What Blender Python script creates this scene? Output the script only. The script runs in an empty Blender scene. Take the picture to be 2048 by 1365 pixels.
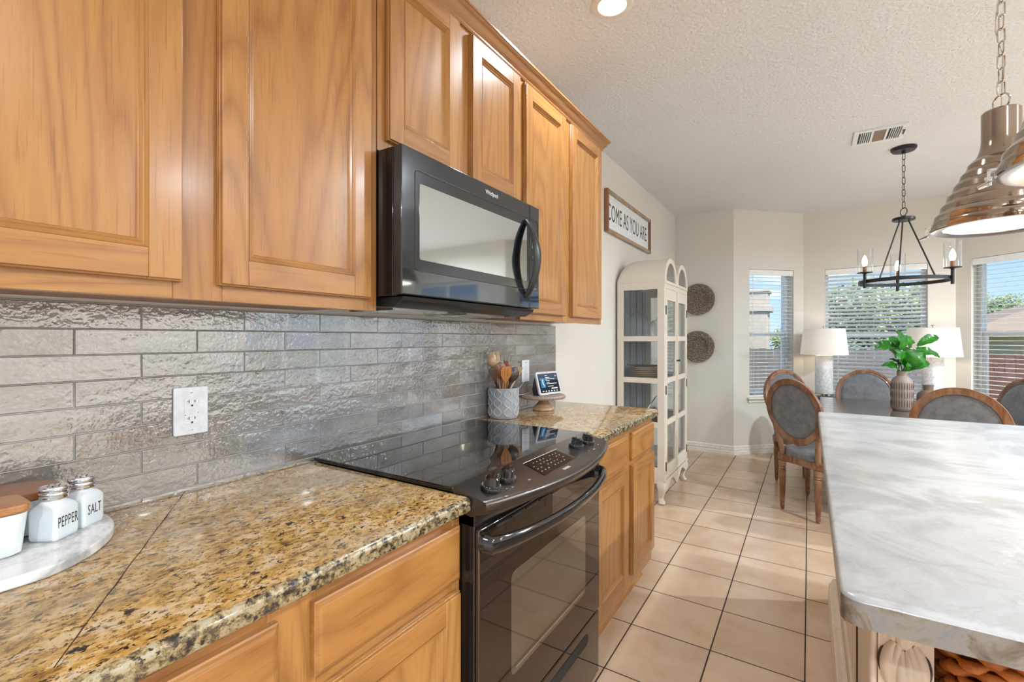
import bpy, bmesh, math, random
from mathutils import Vector, Matrix
random.seed(7)
PI=math.pi
C=bpy.context.scene.collection
S=bpy.context.scene

# ------------------------------------------------------------------ camera
CAMX,CAMZ=1.347,1.307
YAW=math.radians(32.46)
cd=bpy.data.cameras.new('camera'); cam=bpy.data.objects.new('camera',cd); C.objects.link(cam)
cam.location=(CAMX,0,CAMZ); cam.rotation_euler=(PI/2,0,YAW)
cd.sensor_width=36; cd.lens=933/2048*36; cd.shift_y=-(682.5-677.2)/2048; cd.clip_start=.02; cd.clip_end=300
S.camera=cam

# ------------------------------------------------------------------ node helpers
def mat(name):
    m=bpy.data.materials.new(name); m.use_nodes=True; nt=m.node_tree; nt.nodes.clear()
    out=nt.nodes.new('ShaderNodeOutputMaterial'); return m,nt,out
def N(nt,t,**k):
    n=nt.nodes.new(t)
    for a,b in k.items(): setattr(n,a,b)
    return n
def setin(n,**k):
    for a,b in k.items():
        a=a.replace('_',' ')
        n.inputs[a].default_value=b
def L(nt,a,b): nt.links.new(a,b)
def rgb(r,g,b): return (r,g,b,1)
def hexc(h):
    h=h.lstrip('#'); o=[]
    for i in (0,2,4):
        c=int(h[i:i+2],16)/255; o.append(c/12.92 if c<=.04045 else ((c+.055)/1.055)**2.4)
    return (*o,1)
def mapping(nt,scale=(1,1,1),rot=(0,0,0),rand=False,loc=(0,0,0)):
    tc=N(nt,'ShaderNodeTexCoord'); mp=N(nt,'ShaderNodeMapping'); mp.inputs['Scale'].default_value=scale; mp.inputs['Rotation'].default_value=rot; mp.inputs['Location'].default_value=loc
    src=tc.outputs['Object']
    if rand:
        oi=N(nt,'ShaderNodeObjectInfo'); mu=N(nt,'ShaderNodeMath',operation='MULTIPLY'); mu.inputs[1].default_value=37.0
        L(nt,oi.outputs['Random'],mu.inputs[0]); ad=N(nt,'ShaderNodeVectorMath',operation='ADD'); L(nt,src,ad.inputs[0]); L(nt,mu.outputs[0],ad.inputs[1]); src=ad.outputs[0]
    L(nt,src,mp.inputs[0]); return mp.outputs[0]
def noise(nt,vec,scale,detail=4,rough=.55,dist=0):
    n=N(nt,'ShaderNodeTexNoise'); setin(n,Scale=scale,Detail=detail,Roughness=rough,Distortion=dist); L(nt,vec,n.inputs['Vector']); return n.outputs['Fac']
def ramp(nt,fac,stops,interp='LINEAR'):
    r=N(nt,'ShaderNodeValToRGB'); cr=r.color_ramp; cr.interpolation=interp
    while len(cr.elements)>1: cr.elements.remove(cr.elements[-1])
    cr.elements[0].position=stops[0][0]; cr.elements[0].color=stops[0][1]
    for p,c in stops[1:]:
        e=cr.elements.new(p); e.color=c
    L(nt,fac,r.inputs[0]); return r.outputs[0]
def mix(nt,fac,a,b,blend='MIX'):
    m=N(nt,'ShaderNodeMix',data_type='RGBA',blend_type=blend)
    for s,v in ((m.inputs[0],fac),(m.inputs[6],a),(m.inputs[7],b)):
        if hasattr(v,'links') : L(nt,v,s)
        else: s.default_value=v
    return m.outputs[2]
def bump(nt,h,strength=.3,dist=.001,normal=None):
    b=N(nt,'ShaderNodeBump'); setin(b,Strength=strength,Distance=dist); L(nt,h,b.inputs['Height'])
    if normal is not None: L(nt,normal,b.inputs['Normal'])
    return b.outputs[0]
def bsdf(nt,out,color=None,rough=.5,metal=0,normal=None,coat=0,ior=1.5,trans=0,emis=None,es=0,coatr=.05,sss=0,alpha=None,spec=None):
    p=N(nt,'ShaderNodeBsdfPrincipled')
    if color is not None:
        if hasattr(color,'links'): L(nt,color,p.inputs['Base Color'])
        else: p.inputs['Base Color'].default_value=color
    if hasattr(rough,'links'): L(nt,rough,p.inputs['Roughness'])
    else: p.inputs['Roughness'].default_value=rough
    setin(p,Metallic=metal,IOR=ior); p.inputs['Coat Weight'].default_value=coat; p.inputs['Coat Roughness'].default_value=coatr
    p.inputs['Transmission Weight'].default_value=trans
    if spec is not None: p.inputs['Specular IOR Level'].default_value=spec
    if normal is not None: L(nt,normal,p.inputs['Normal'])
    if emis is not None: p.inputs['Emission Color'].default_value=emis; p.inputs['Emission Strength'].default_value=es
    L(nt,p.outputs[0],out.inputs[0]); return p
def plain(name,color,rough=.5,metal=0,bumpscale=None,bstr=.2,**k):
    m,nt,out=mat(name)
    v=mapping(nt,rand=True); nz=noise(nt,v,bumpscale or 40,3)
    c0=color; lo=tuple(x*.93 for x in c0[:3])+(1,); hi=tuple(min(1,x*1.05) for x in c0[:3])+(1,)
    col=ramp(nt,nz,[(.35,lo),(.65,hi)])
    nrm=bump(nt,nz,bstr,.0008) if bumpscale else None
    bsdf(nt,out,col,rough,metal,nrm,**k); return m
def oak(name,axis,light='#b88446',mid='#a67139',dark='#7a441c',rough=.32):
    m,nt,out=mat(name)
    sc={'x':(.12,1,1),'y':(1,.12,1),'z':(1,1,.12)}[axis]
    v=mapping(nt,sc,rand=True)
    a=noise(nt,v,3.6,2,.45,.3)
    mu=N(nt,'ShaderNodeMath',operation='MULTIPLY'); L(nt,a,mu.inputs[0]); mu.inputs[1].default_value=44
    pp=N(nt,'ShaderNodeMath',operation='PINGPONG'); L(nt,mu.outputs[0],pp.inputs[0]); pp.inputs[1].default_value=1
    ringc=ramp(nt,pp.outputs[0],[(0,rgb(.42,.42,.42)),(.30,rgb(.18,.18,.18)),(.8,rgb(0,0,0))])
    fine=noise(nt,v,55,5,.7)
    big=noise(nt,v,1.3,2)
    base=ramp(nt,big,[(.3,hexc(mid)),(.7,hexc(light))])
    c1=mix(nt,ringc,base,hexc(dark))
    fr=ramp(nt,fine,[(.38,rgb(.72,.62,.52)),(.52,rgb(1,1,1))])
    c2=mix(nt,.32,c1,fr,'MULTIPLY')
    sc2={'x':(.03,1,1),'y':(1,.03,1),'z':(1,1,.03)}[axis]
    v2=mapping(nt,sc2,rand=True); pore=noise(nt,v2,260,2)
    pr=ramp(nt,pore,[(.30,rgb(.55,.42,.3)),(.40,rgb(1,1,1))])
    c3=mix(nt,.45,c2,pr,'MULTIPLY')
    nrm=bump(nt,fine,.12,.0006)
    bsdf(nt,out,c3,rough,0,nrm,coat=.35,coatr=.18); return m

M={}
M['oak_z']=oak('oak vertical','z'); M['oak_y']=oak('oak horizontal','y'); M['oak_x']=oak('oak depth','x')
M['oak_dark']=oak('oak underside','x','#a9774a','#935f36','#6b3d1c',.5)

def m_granite():
    m,nt,out=mat('granite')
    v=mapping(nt,(1,.62,1),(0,0,.25))
    n1=noise(nt,v,42,5,.7,.3); n2=noise(nt,v,130,4,.75,.2); n3=noise(nt,v,75,3,.65,.35); n4=noise(nt,v,5,2)
    base=ramp(nt,n1,[(.30,hexc('#735537')),(.41,hexc('#a67f45')),(.50,hexc('#bf9757')),(.58,hexc('#cdb084')),(.68,hexc('#c0b099'))])
    sp=ramp(nt,n2,[(.41,rgb(1,1,1)),(.47,rgb(0,0,0))])
    c=mix(nt,sp,base,hexc('#6b4c2e'))
    sp2=ramp(nt,n3,[(.37,rgb(1,1,1)),(.41,rgb(0,0,0))])
    c=mix(nt,sp2,c,hexc('#2a231e'))
    vo=N(nt,'ShaderNodeTexVoronoi'); setin(vo,Scale=120); L(nt,v,vo.inputs['Vector'])
    gr=ramp(nt,vo.outputs['Color'],[(.0,rgb(.62,.6,.58)),(1,rgb(1.15,1.1,1.05))])
    c=mix(nt,.5,c,gr,'MULTIPLY')
    big=ramp(nt,n4,[(.42,rgb(0,0,0)),(.7,rgb(1,1,1))])
    c=mix(nt,big,c,mix(nt,.45,c,hexc('#a89c88')))
    bsdf(nt,out,c,.12,coat=.5,coatr=.03); return m
M['granite']=m_granite()
def m_granite_edge():
    m,nt,out=mat('granite edge')
    v=mapping(nt,(1,.8,1)); n1=noise(nt,v,60,5,.75,.2); n2=noise(nt,v,120,3)
    c=ramp(nt,n1,[(.36,hexc('#26221f')),(.44,hexc('#574a3a')),(.5,hexc('#86744f')),(.57,hexc('#aa9a77')),(.68,hexc('#a39b8f'))])
    sp=ramp(nt,n2,[(.36,rgb(1,1,1)),(.42,rgb(0,0,0))]); c=mix(nt,sp,c,hexc('#221f1d'))
    bsdf(nt,out,c,.15,normal=bump(nt,n1,.5,.003),coat=.5); return m
M['granite_edge']=m_granite_edge()
def m_tiles():
    m,nt,out=mat('glazed tiles')
    v=mapping(nt,(1,.35,1)); at=N(nt,'ShaderNodeAttribute'); at.attribute_name='tone'
    vv=N(nt,'ShaderNodeVectorMath',operation='ADD'); L(nt,v,vv.inputs[0]); L(nt,at.outputs['Color'],vv.inputs[1]); 
    n1=noise(nt,vv.outputs[0],14,5,.65,.5); n2=noise(nt,mapping(nt),170,3)
    sep=N(nt,'ShaderNodeSeparateColor'); L(nt,at.outputs['Color'],sep.inputs[0])
    base=ramp(nt,sep.outputs[0],[(0,hexc('#847d76')),(.4,hexc('#97918b')),(.75,hexc('#989896')),(1,hexc('#a3a5a6'))])
    c=mix(nt,ramp(nt,n1,[(.35,rgb(.75,.75,.75)),(.62,rgb(0,0,0))]),base,hexc('#68625c'))
    c=mix(nt,ramp(nt,n2,[(.25,rgb(.8,.8,.8)),(.30,rgb(0,0,0))]),c,hexc('#45403a'))
    vb=mapping(nt,(1,.6,1)); h=noise(nt,vb,32,2,.5,.25); h2=noise(nt,mapping(nt,(1,1,1)),90,2)
    nr=bump(nt,h,.36,.0065); nr=bump(nt,h2,.5,.0026,nr)
    bsdf(nt,out,c,.07,normal=nr,coat=1,coatr=.02,ior=2.8); return m
M['tiles']=m_tiles()
M['grout']=plain('grout',hexc('#b9b6b0'),.9)
def m_floor():
    m,nt,out=mat('floor tiles')
    p=.3359; tc=N(nt,'ShaderNodeTexCoord'); mp=N(nt,'ShaderNodeMapping'); mp.inputs['Location'].default_value=(-(1.337-20*p)+.0025,-(3.103-40*p)+.0025,0); L(nt,tc.outputs['Object'],mp.inputs[0])
    b=N(nt,'ShaderNodeTexBrick'); b.offset=0; b.squash=1; b.offset_frequency=1; b.squash_frequency=1
    setin(b,Scale=1); b.inputs['Mortar Size'].default_value=.0033; b.inputs['Mortar Smooth'].default_value=.25; b.inputs['Bias'].default_value=0; b.inputs['Brick Width'].default_value=p; b.inputs['Row Height'].default_value=p
    b.inputs['Color1'].default_value=rgb(.0,.0,.0); b.inputs['Color2'].default_value=rgb(1,1,1); b.inputs['Mortar'].default_value=rgb(.5,.5,.5); L(nt,mp.outputs[0],b.inputs['Vector'])
    v=mapping(nt); n1=noise(nt,v,3,4,.6,.3); n2=noise(nt,v,22,3)
    c=ramp(nt,n1,[(.3,hexc('#c4a486')),(.5,hexc('#cfb296')),(.7,hexc('#d6bea4'))])
    tn=ramp(nt,b.outputs['Color'],[(0,rgb(.94,.93,.92)),(1,rgb(1.04,1.04,1.04))]); c=mix(nt,1,c,tn,'MULTIPLY')
    c=mix(nt,b.outputs['Fac'],c,hexc('#33261f'))
    h=noise(nt,mapping(nt,(1,1.7,1)),28,4,.6,.8)
    nr=bump(nt,h,.17,.003); inv=N(nt,'ShaderNodeMath',operation='SUBTRACT'); inv.inputs[0].default_value=1; L(nt,b.outputs['Fac'],inv.inputs[1])
    nr=bump(nt,inv.outputs[0],.5,.002,nr)
    rg=N(nt,'ShaderNodeMath',operation='MULTIPLY_ADD'); L(nt,b.outputs['Fac'],rg.inputs[0]); rg.inputs[1].default_value=.6; rg.inputs[2].default_value=.2
    bsdf(nt,out,c,rg.outputs[0],normal=nr,ior=1.6); return m
M['floor']=m_floor()
def m_wall(name,col,bs=.25,sc=130,d=.0012):
    m,nt,out=mat(name); v=mapping(nt); n=noise(nt,v,sc,3,.5); n2=noise(nt,v,1.2,2)
    c=ramp(nt,n2,[(.3,tuple(x*.97 for x in col[:3])+(1,)),(.7,col)])
    bsdf(nt,out,c,.75,normal=bump(nt,n,bs,d)); return m
M['wall']=m_wall('wall paint',hexc('#dedad1'))
M['ceiling']=m_wall('ceiling texture',hexc('#e2e4e6'),1,54,.009)
M['trim']=plain('white trim paint',hexc('#e6e1d5'),.4)
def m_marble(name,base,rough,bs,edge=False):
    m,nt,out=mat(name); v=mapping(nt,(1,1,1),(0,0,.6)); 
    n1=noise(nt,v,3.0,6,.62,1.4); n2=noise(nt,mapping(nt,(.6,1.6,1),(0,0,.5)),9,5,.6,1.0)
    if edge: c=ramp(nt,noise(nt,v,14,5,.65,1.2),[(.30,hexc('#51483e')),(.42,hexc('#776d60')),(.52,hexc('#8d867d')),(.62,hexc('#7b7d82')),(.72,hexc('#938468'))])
    else:
        c=ramp(nt,n1,[(.30,hexc('#9a9896')),(.42,hexc('#a9a8a7')),(.52,base),(.64,hexc('#bdbdbd')),(.74,hexc('#aca9a4'))])
        c=mix(nt,ramp(nt,n2,[(.30,rgb(.35,.35,.35)),(.42,rgb(0,0,0))]),c,hexc('#94928f'))
    h=noise(nt,mapping(nt,(.9,1.25,1),(0,0,-.5)),24,4,.55,.8)
    bsdf(nt,out,c,rough,normal=bump(nt,h,bs,.004)); return m
M['marble']=m_marble('leathered marble',hexc('#b8b7b6'),.25,.6)
M['marble_edge']=m_marble('marble edge',None,.3,.1,True)  # own grey-brown mottling plus the side's shade, both held in the colour
M['tray_marble']=m_marble('tray marble',hexc('#eceae6'),.12,.0)
def distressed():
    m,nt,out=mat('distressed cream paint'); v=mapping(nt,(1,1,.15)); n=noise(nt,v,30,5,.7,.5); n2=noise(nt,mapping(nt),9,4,.7)
    c=ramp(nt,n,[(.27,hexc('#4d3325')),(.30,hexc('#b79c83')),(.36,hexc('#d9c6ae')),(.7,hexc('#e2d2bd'))])
    bsdf(nt,out,c,.55,normal=bump(nt,n,.2,.001)); return m
M['distressed']=distressed()
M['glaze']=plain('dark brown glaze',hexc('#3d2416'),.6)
M['black']=plain('black gloss enamel',rgb(.012,.011,.011),.08,coat=.6)
M['black_satin']=plain('black satin',rgb(.02,.02,.02),.3)
M['black_matte']=plain('black matte',rgb(.012,.012,.012),.6)
def m_mirrorish(name,base,metal,rough,ior=1.5):
    m,nt,out=mat(name); v=mapping(nt); n=noise(nt,v,3,2)
    c=ramp(nt,n,[(.3,tuple(x*.95 for x in base[:3])+(1,)),(.7,base)])
    bsdf(nt,out,c,rough,metal,ior=ior,coat=.3); return m
M['mw_face']=m_mirrorish('microwave black face',rgb(.045,.047,.05),.55,.16)
M['mw_gloss']=m_mirrorish('microwave gloss band',rgb(.10,.105,.11),.8,.05)
M['mw_window']=m_mirrorish('microwave mirrored window',rgb(.58,.62,.64),1,.04)
M['oven_glass']=m_mirrorish('oven door glass',rgb(.105,.082,.070),.9,.03)
M['oven_window']=m_mirrorish('oven window glass',rgb(.30,.27,.22),.85,.05)
M['cooktop']=plain('cooktop glass',rgb(.006,.006,.007),.04,coat=.3)
M['console_metal']=m_mirrorish('dark console metal',rgb(.115,.10,.09),.85,.30)
M['ringmark']=plain('burner ring print',rgb(.12,.12,.12),.25)
M['chrome']=plain('polished nickel',rgb(.62,.56,.50),.08,1)
M['chrome2']=plain('chrome',rgb(.75,.76,.78),.12,1)
def m_nickel():
    m,nt,out=mat('pendant nickel'); v=mapping(nt); n=noise(nt,v,30,3); n2=noise(nt,v,3,2)
    c=ramp(nt,n2,[(.3,rgb(.36,.29,.23)),(.7,rgb(.46,.385,.32))]); bsdf(nt,out,c,.10,1,bump(nt,n,.06,.0005)); return m
M['nickel']=m_nickel()
M['silver']=plain('silver lettering',rgb(.8,.8,.8),.3,.6)
M['white_plastic']=plain('white plastic',hexc('#e9ebee'),.25)
M['slot']=plain('dark slot',rgb(.03,.03,.03),.6)
M['white_ceramic']=plain('white ceramic',hexc('#e8edef'),.15,coat=.4)
def m_milk():
    m,nt,out=mat('milk glass'); v=mapping(nt); n=noise(nt,v,12,2); c=ramp(nt,n,[(.3,hexc('#dde5ea')),(.7,hexc('#eef2f4'))])
    p=bsdf(nt,out,c,.07,coat=.5); p.inputs['Subsurface Weight'].default_value=.3; p.inputs['Subsurface Radius'].default_value=(.02,.02,.02); return m
M['milk']=m_milk()
M['ink']=plain('black ink',rgb(.03,.03,.03),.5)
M['acacia']=oak('acacia lid','x','#c08a58','#b07845','#8a5630',.4)
M['acacia_d']=oak('acacia lid edge','y','#9c5f35','#8d5028','#6b3a1c',.4)
def m_wood(name,a,b,axis='z',rough=.45):
    return oak(name,axis,a,b,b,rough)
M['sp_dark']=m_wood('dark walnut','#4a2a1c','#2e1810'); M['sp_mid']=m_wood('mid teak','#8a5228','#6d3c1c'); M['sp_orange']=m_wood('orange bamboo','#c98a45','#b06f2e'); M['sp_pale']=m_wood('pale beech','#d9bd98','#c2a078')
M['cake_wood']=m_wood('light turned wood','#c9ab88','#b08d66','x')
M['cake_top']=m_wood('whitewashed wood','#b8a291','#a08977','x')
def m_concrete():
    m,nt,out=mat('grey crock'); v=mapping(nt); n=noise(nt,v,40,5,.7); c=ramp(nt,n,[(.3,hexc('#8c8f93')),(.7,hexc('#a9acae'))]); bsdf(nt,out,c,.6,normal=bump(nt,n,.2,.001)); return m
M['crock']=m_concrete(); M['crock_hi']=plain('crock raised line',hexc('#c2c0bf'),.55)
M['fabric_dark']=plain('speaker fabric',hexc('#4a5058'),.95,bumpscale=400)
M['device_white']=plain('light grey plastic',hexc('#d6d5d8'),.4)
def emit(name,col,st):
    m,nt,out=mat(name); e=N(nt,'ShaderNodeEmission'); e.inputs[0].default_value=col; e.inputs[1].default_value=st; L(nt,e.outputs[0],out.inputs[0]); return m
M['screen']=emit('screen',hexc('#4c5662'),.8); M['screen_blue']=emit('screen blue',hexc('#3f7fae'),.9); M['screen_white']=emit('screen white',hexc('#e4eaee'),.9); M['screen_dark']=emit('screen dark',hexc('#2d3238'),.8)
M['hutch']=m_wall('hutch greige paint',hexc('#d6ccbd'),.03,60,.0005)
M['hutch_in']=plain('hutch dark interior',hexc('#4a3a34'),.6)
M['hutch_back']=plain('hutch grey back boards',hexc('#787e84'),.6)
def m_glass(name,tint=(1,1,1,1),ior=1.45,fmix=1.0,rough=0.0):
    m,nt,out=mat(name); t=N(nt,'ShaderNodeBsdfTransparent'); t.inputs[0].default_value=tint; g=N(nt,'ShaderNodeBsdfGlossy'); g.inputs['Roughness'].default_value=rough
    lw=N(nt,'ShaderNodeLayerWeight'); lw.inputs['Blend'].default_value=.5; pw=N(nt,'ShaderNodeMath',operation='POWER'); pw.inputs[1].default_value=2.2 if name=='clear glass' else 5; L(nt,lw.outputs['Facing'],pw.inputs[0])
    mu=N(nt,'ShaderNodeMath',operation='MULTIPLY_ADD'); mu.inputs[1].default_value=.85*fmix; mu.inputs[2].default_value=.05*fmix; mu.use_clamp=True; L(nt,pw.outputs[0],mu.inputs[0])
    mx=N(nt,'ShaderNodeMixShader'); L(nt,mu.outputs[0],mx.inputs[0]); L(nt,t.outputs[0],mx.inputs[1]); L(nt,g.outputs[0],mx.inputs[2]); L(nt,mx.outputs[0],out.inputs[0]); return m
M['pane']=m_glass('window glass',(.97,.98,.98,1),1.45,.8); M['glass']=m_glass('clear glass',(.97,.98,.985,1),1.7,.9); M['hutch_glass']=m_glass('cabinet glass',(.94,.96,.97,1),1.5,.9)
M['vinyl']=plain('white vinyl',hexc('#dfe3e4'),.35)
def m_slat():
    m,nt,out=mat('blind slat'); v=mapping(nt,(.05,1,1)); n=noise(nt,v,30,2); c=ramp(nt,n,[(.3,hexc('#eaecea')),(.7,hexc('#f3f4f2'))]); p=bsdf(nt,out,c,.45); return m
M['slat']=m_slat(); M['cord']=plain('blind cord',hexc('#cfccc4'),.7)
def m_chairwood():
    m,nt,out=mat('antique chair wood'); v=mapping(nt,(1,1,.2),rand=True); n=noise(nt,v,24,5,.7,.4); n2=noise(nt,mapping(nt,rand=True),7,3)
    c=ramp(nt,n,[(.3,hexc('#50301d')),(.5,hexc('#7b4e30')),(.72,hexc('#9a7353'))]); c=mix(nt,ramp(nt,n2,[(.45,rgb(0,0,0)),(.75,rgb(.5,.5,.5))]),c,hexc('#b39a80'))
    bsdf(nt,out,c,.42,normal=bump(nt,n,.15,.001),coat=.15); return m
M['chairwood']=m_chairwood()
def m_uph():
    m,nt,out=mat('charcoal linen'); v=mapping(nt,rand=True); n=noise(nt,v,18,5,.7); n2=noise(nt,v,420,2)
    c=ramp(nt,n,[(.3,hexc('#58585b')),(.7,hexc('#7a7b7d'))]); p=bsdf(nt,out,c,.95,normal=bump(nt,n2,.3,.0008)); p.inputs['Sheen Weight'].default_value=.4; return m
M['uph']=m_uph()
M['table']=oak('weathered grey table','x','#6a6561','#56514d','#3c3733',.10)
M['table_base']=oak('table base','z','#5a4f48','#463d38','#332b27',.4)
def m_shade():
    m,nt,out=mat('linen lampshade'); d=N(nt,'ShaderNodeBsdfDiffuse'); t=N(nt,'ShaderNodeBsdfTranslucent'); v=mapping(nt); n=noise(nt,v,300,2)
    c=ramp(nt,n,[(.3,hexc('#f4f2ef')),(.7,hexc('#faf8f5'))]); L(nt,c,d.inputs[0]); L(nt,c,t.inputs[0]); mx=N(nt,'ShaderNodeMixShader'); mx.inputs[0].default_value=.28
    L(nt,d.outputs[0],mx.inputs[1]); L(nt,t.outputs[0],mx.inputs[2]); L(nt,mx.outputs[0],out.inputs[0]); return m
M['shade']=m_shade()
def m_lampbase():
    m,nt,out=mat('frosted lamp column'); v=mapping(nt); n=noise(nt,v,45,5,.7); c=ramp(nt,n,[(.35,hexc('#b7b9bc')),(.65,hexc('#e0e2e3'))]); bsdf(nt,out,c,.5,normal=bump(nt,n,.4,.001)); return m
M['lampbase']=m_lampbase()
M['vase_tan']=plain('tan clay vase',hexc('#76614f'),.6,bumpscale=60); M['vase_grey']=plain('grey ribbed vase',hexc('#8d7c72'),.55,bumpscale=90)
M['vase_groove']=plain('vase brown grooves',hexc('#5d4a40'),.7)
def m_leaf():
    m,nt,out=mat('fig leaf'); v=mapping(nt,rand=True); n=noise(nt,v,14,3); c=ramp(nt,n,[(.3,hexc('#175c16')),(.7,hexc('#3f9a22'))])
    p=bsdf(nt,out,c,.3,coat=.2); t=N(nt,'ShaderNodeBsdfTranslucent'); t.inputs[0].default_value=hexc('#6cc028'); mx=N(nt,'ShaderNodeMixShader'); mx.inputs[0].default_value=.3
    L(nt,p.outputs[0],mx.inputs[1]); L(nt,t.outputs[0],mx.inputs[2]); L(nt,mx.outputs[0],out.inputs[0]); return m
M['leaf']=m_leaf(); M['stem']=plain('brown stem',hexc('#3c4a20'),.6)
def m_weave():
    m,nt,out=mat('seagrass'); v=mapping(nt); n=noise(nt,v,120,3); c=ramp(nt,n,[(.35,hexc('#4a3f36')),(.52,hexc('#87796a')),(.68,hexc('#c0b3a2'))]); bsdf(nt,out,c,.85,normal=bump(nt,n,.6,.003)); return m
M['weave']=m_weave()
def m_basket():
    m,nt,out=mat('orange wicker'); v=mapping(nt,(.3,.3,1)); n=noise(nt,v,60,4); c=ramp(nt,n,[(.3,hexc('#8f4a1c')),(.5,hexc('#c4712c')),(.75,hexc('#d99044'))]); bsdf(nt,out,c,.5,normal=bump(nt,n,.3,.001)); return m
M['basket']=m_basket()
M['sign_white']=plain('sign board white',hexc('#e8ebee'),.6); M['sign_ink']=plain('sign grey lettering',hexc('#4a4a4c'),.7)
M['sign_frame']=oak('sign frame wood','y','#c2a88e','#a88c73','#74573f',.6); M['sign_frame_z']=oak('sign frame wood vertical','z','#9a6a42','#7d4f2d','#54311b',.6)
M['bulb']=emit('bulb glow',rgb(1,.80,.55),22); M['can_glow']=emit('downlight lens',rgb(1,.93,.82),9)
M['diffuser']=emit('pendant glass diffuser',rgb(1,.90,.76),1.05)
M['vent_white']=plain('vent white',hexc('#e6eaec'),.4); M['vent_filter']=plain('vent brown filter',hexc('#8d7d6c'),.9)
M['iron']=plain('black iron',rgb(.006,.006,.008),.42)
M['concrete']=plain('light patio concrete',hexc('#d8d3c8'),.9,bumpscale=12); M['grass']=plain('lawn',hexc('#6a7d3c'),.9,bumpscale=30); M['fence_r']=oak('red brown fence','z','#6a4036','#58322b','#40231e',.9); M['fence_g']=oak('grey fence','z','#6f6b67','#605c58','#4a4643',.9)
M['stone']=plain('pale stone',hexc('#b3aa9c'),.9,bumpscale=8); M['roof']=plain('tan shingles',hexc('#8d7d6c'),.9,bumpscale=25); M['siding']=plain('cream siding',hexc('#aba08b'),.8); M['housewin']=plain('dark house window',hexc('#5b6a75'),.1)
def m_foliage():
    m,nt,out=mat('foliage'); oi=N(nt,'ShaderNodeNewGeometry'); c=ramp(nt,oi.outputs['Random Per Island'],[(0,hexc('#5f7348')),(.5,hexc('#83966a')),(1,hexc('#a5b286'))]); bsdf(nt,out,c,.7); return m
M['foliage']=m_foliage(); M['bark']=plain('bark',hexc('#5a4c3e'),.9,bumpscale=20)

# ------------------------------------------------------------------ world, sun, exposure
W=bpy.data.worlds.new('sky'); S.world=W; W.use_nodes=True; nt=W.node_tree; nt.nodes.clear()
wo=nt.nodes.new('ShaderNodeOutputWorld'); bg=nt.nodes.new('ShaderNodeBackground'); L(nt,bg.outputs[0],wo.inputs[0])
tc=N(nt,'ShaderNodeTexCoord'); sx=N(nt,'ShaderNodeSeparateXYZ'); L(nt,tc.outputs['Generated'],sx.inputs[0])
sky=ramp(nt,sx.outputs['Z'],[(0,hexc('#b9d2f0')),(.12,hexc('#9cc2ee')),(.35,hexc('#7fb0e8')),(1,hexc('#5b93dc'))])
cm=N(nt,'ShaderNodeMapping'); cm.inputs['Scale'].default_value=(2.2,2.2,7); L(nt,tc.outputs['Generated'],cm.inputs[0])
cn=noise(nt,cm.outputs[0],1.6,5,.55); cl=ramp(nt,cn,[(.56,rgb(0,0,0)),(.66,rgb(1,1,1))])
L(nt,mix(nt,cl,sky,hexc('#f4f6f8')),bg.inputs[0]); bg.inputs[1].default_value=1.05
sd=bpy.data.lights.new('sun','SUN'); so=bpy.data.objects.new('sun',sd); C.objects.link(so); sd.energy=6; sd.angle=.02; sd.color=(1,.95,.88)
so.rotation_euler=(math.radians(40),0,math.radians(45))   # sun high, behind and right of the camera
S.view_settings.view_transform='Standard'; S.view_settings.look='None'; S.view_settings.gamma=1; S.view_settings.use_curve_mapping=False
S.view_settings.exposure=0.62

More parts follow.
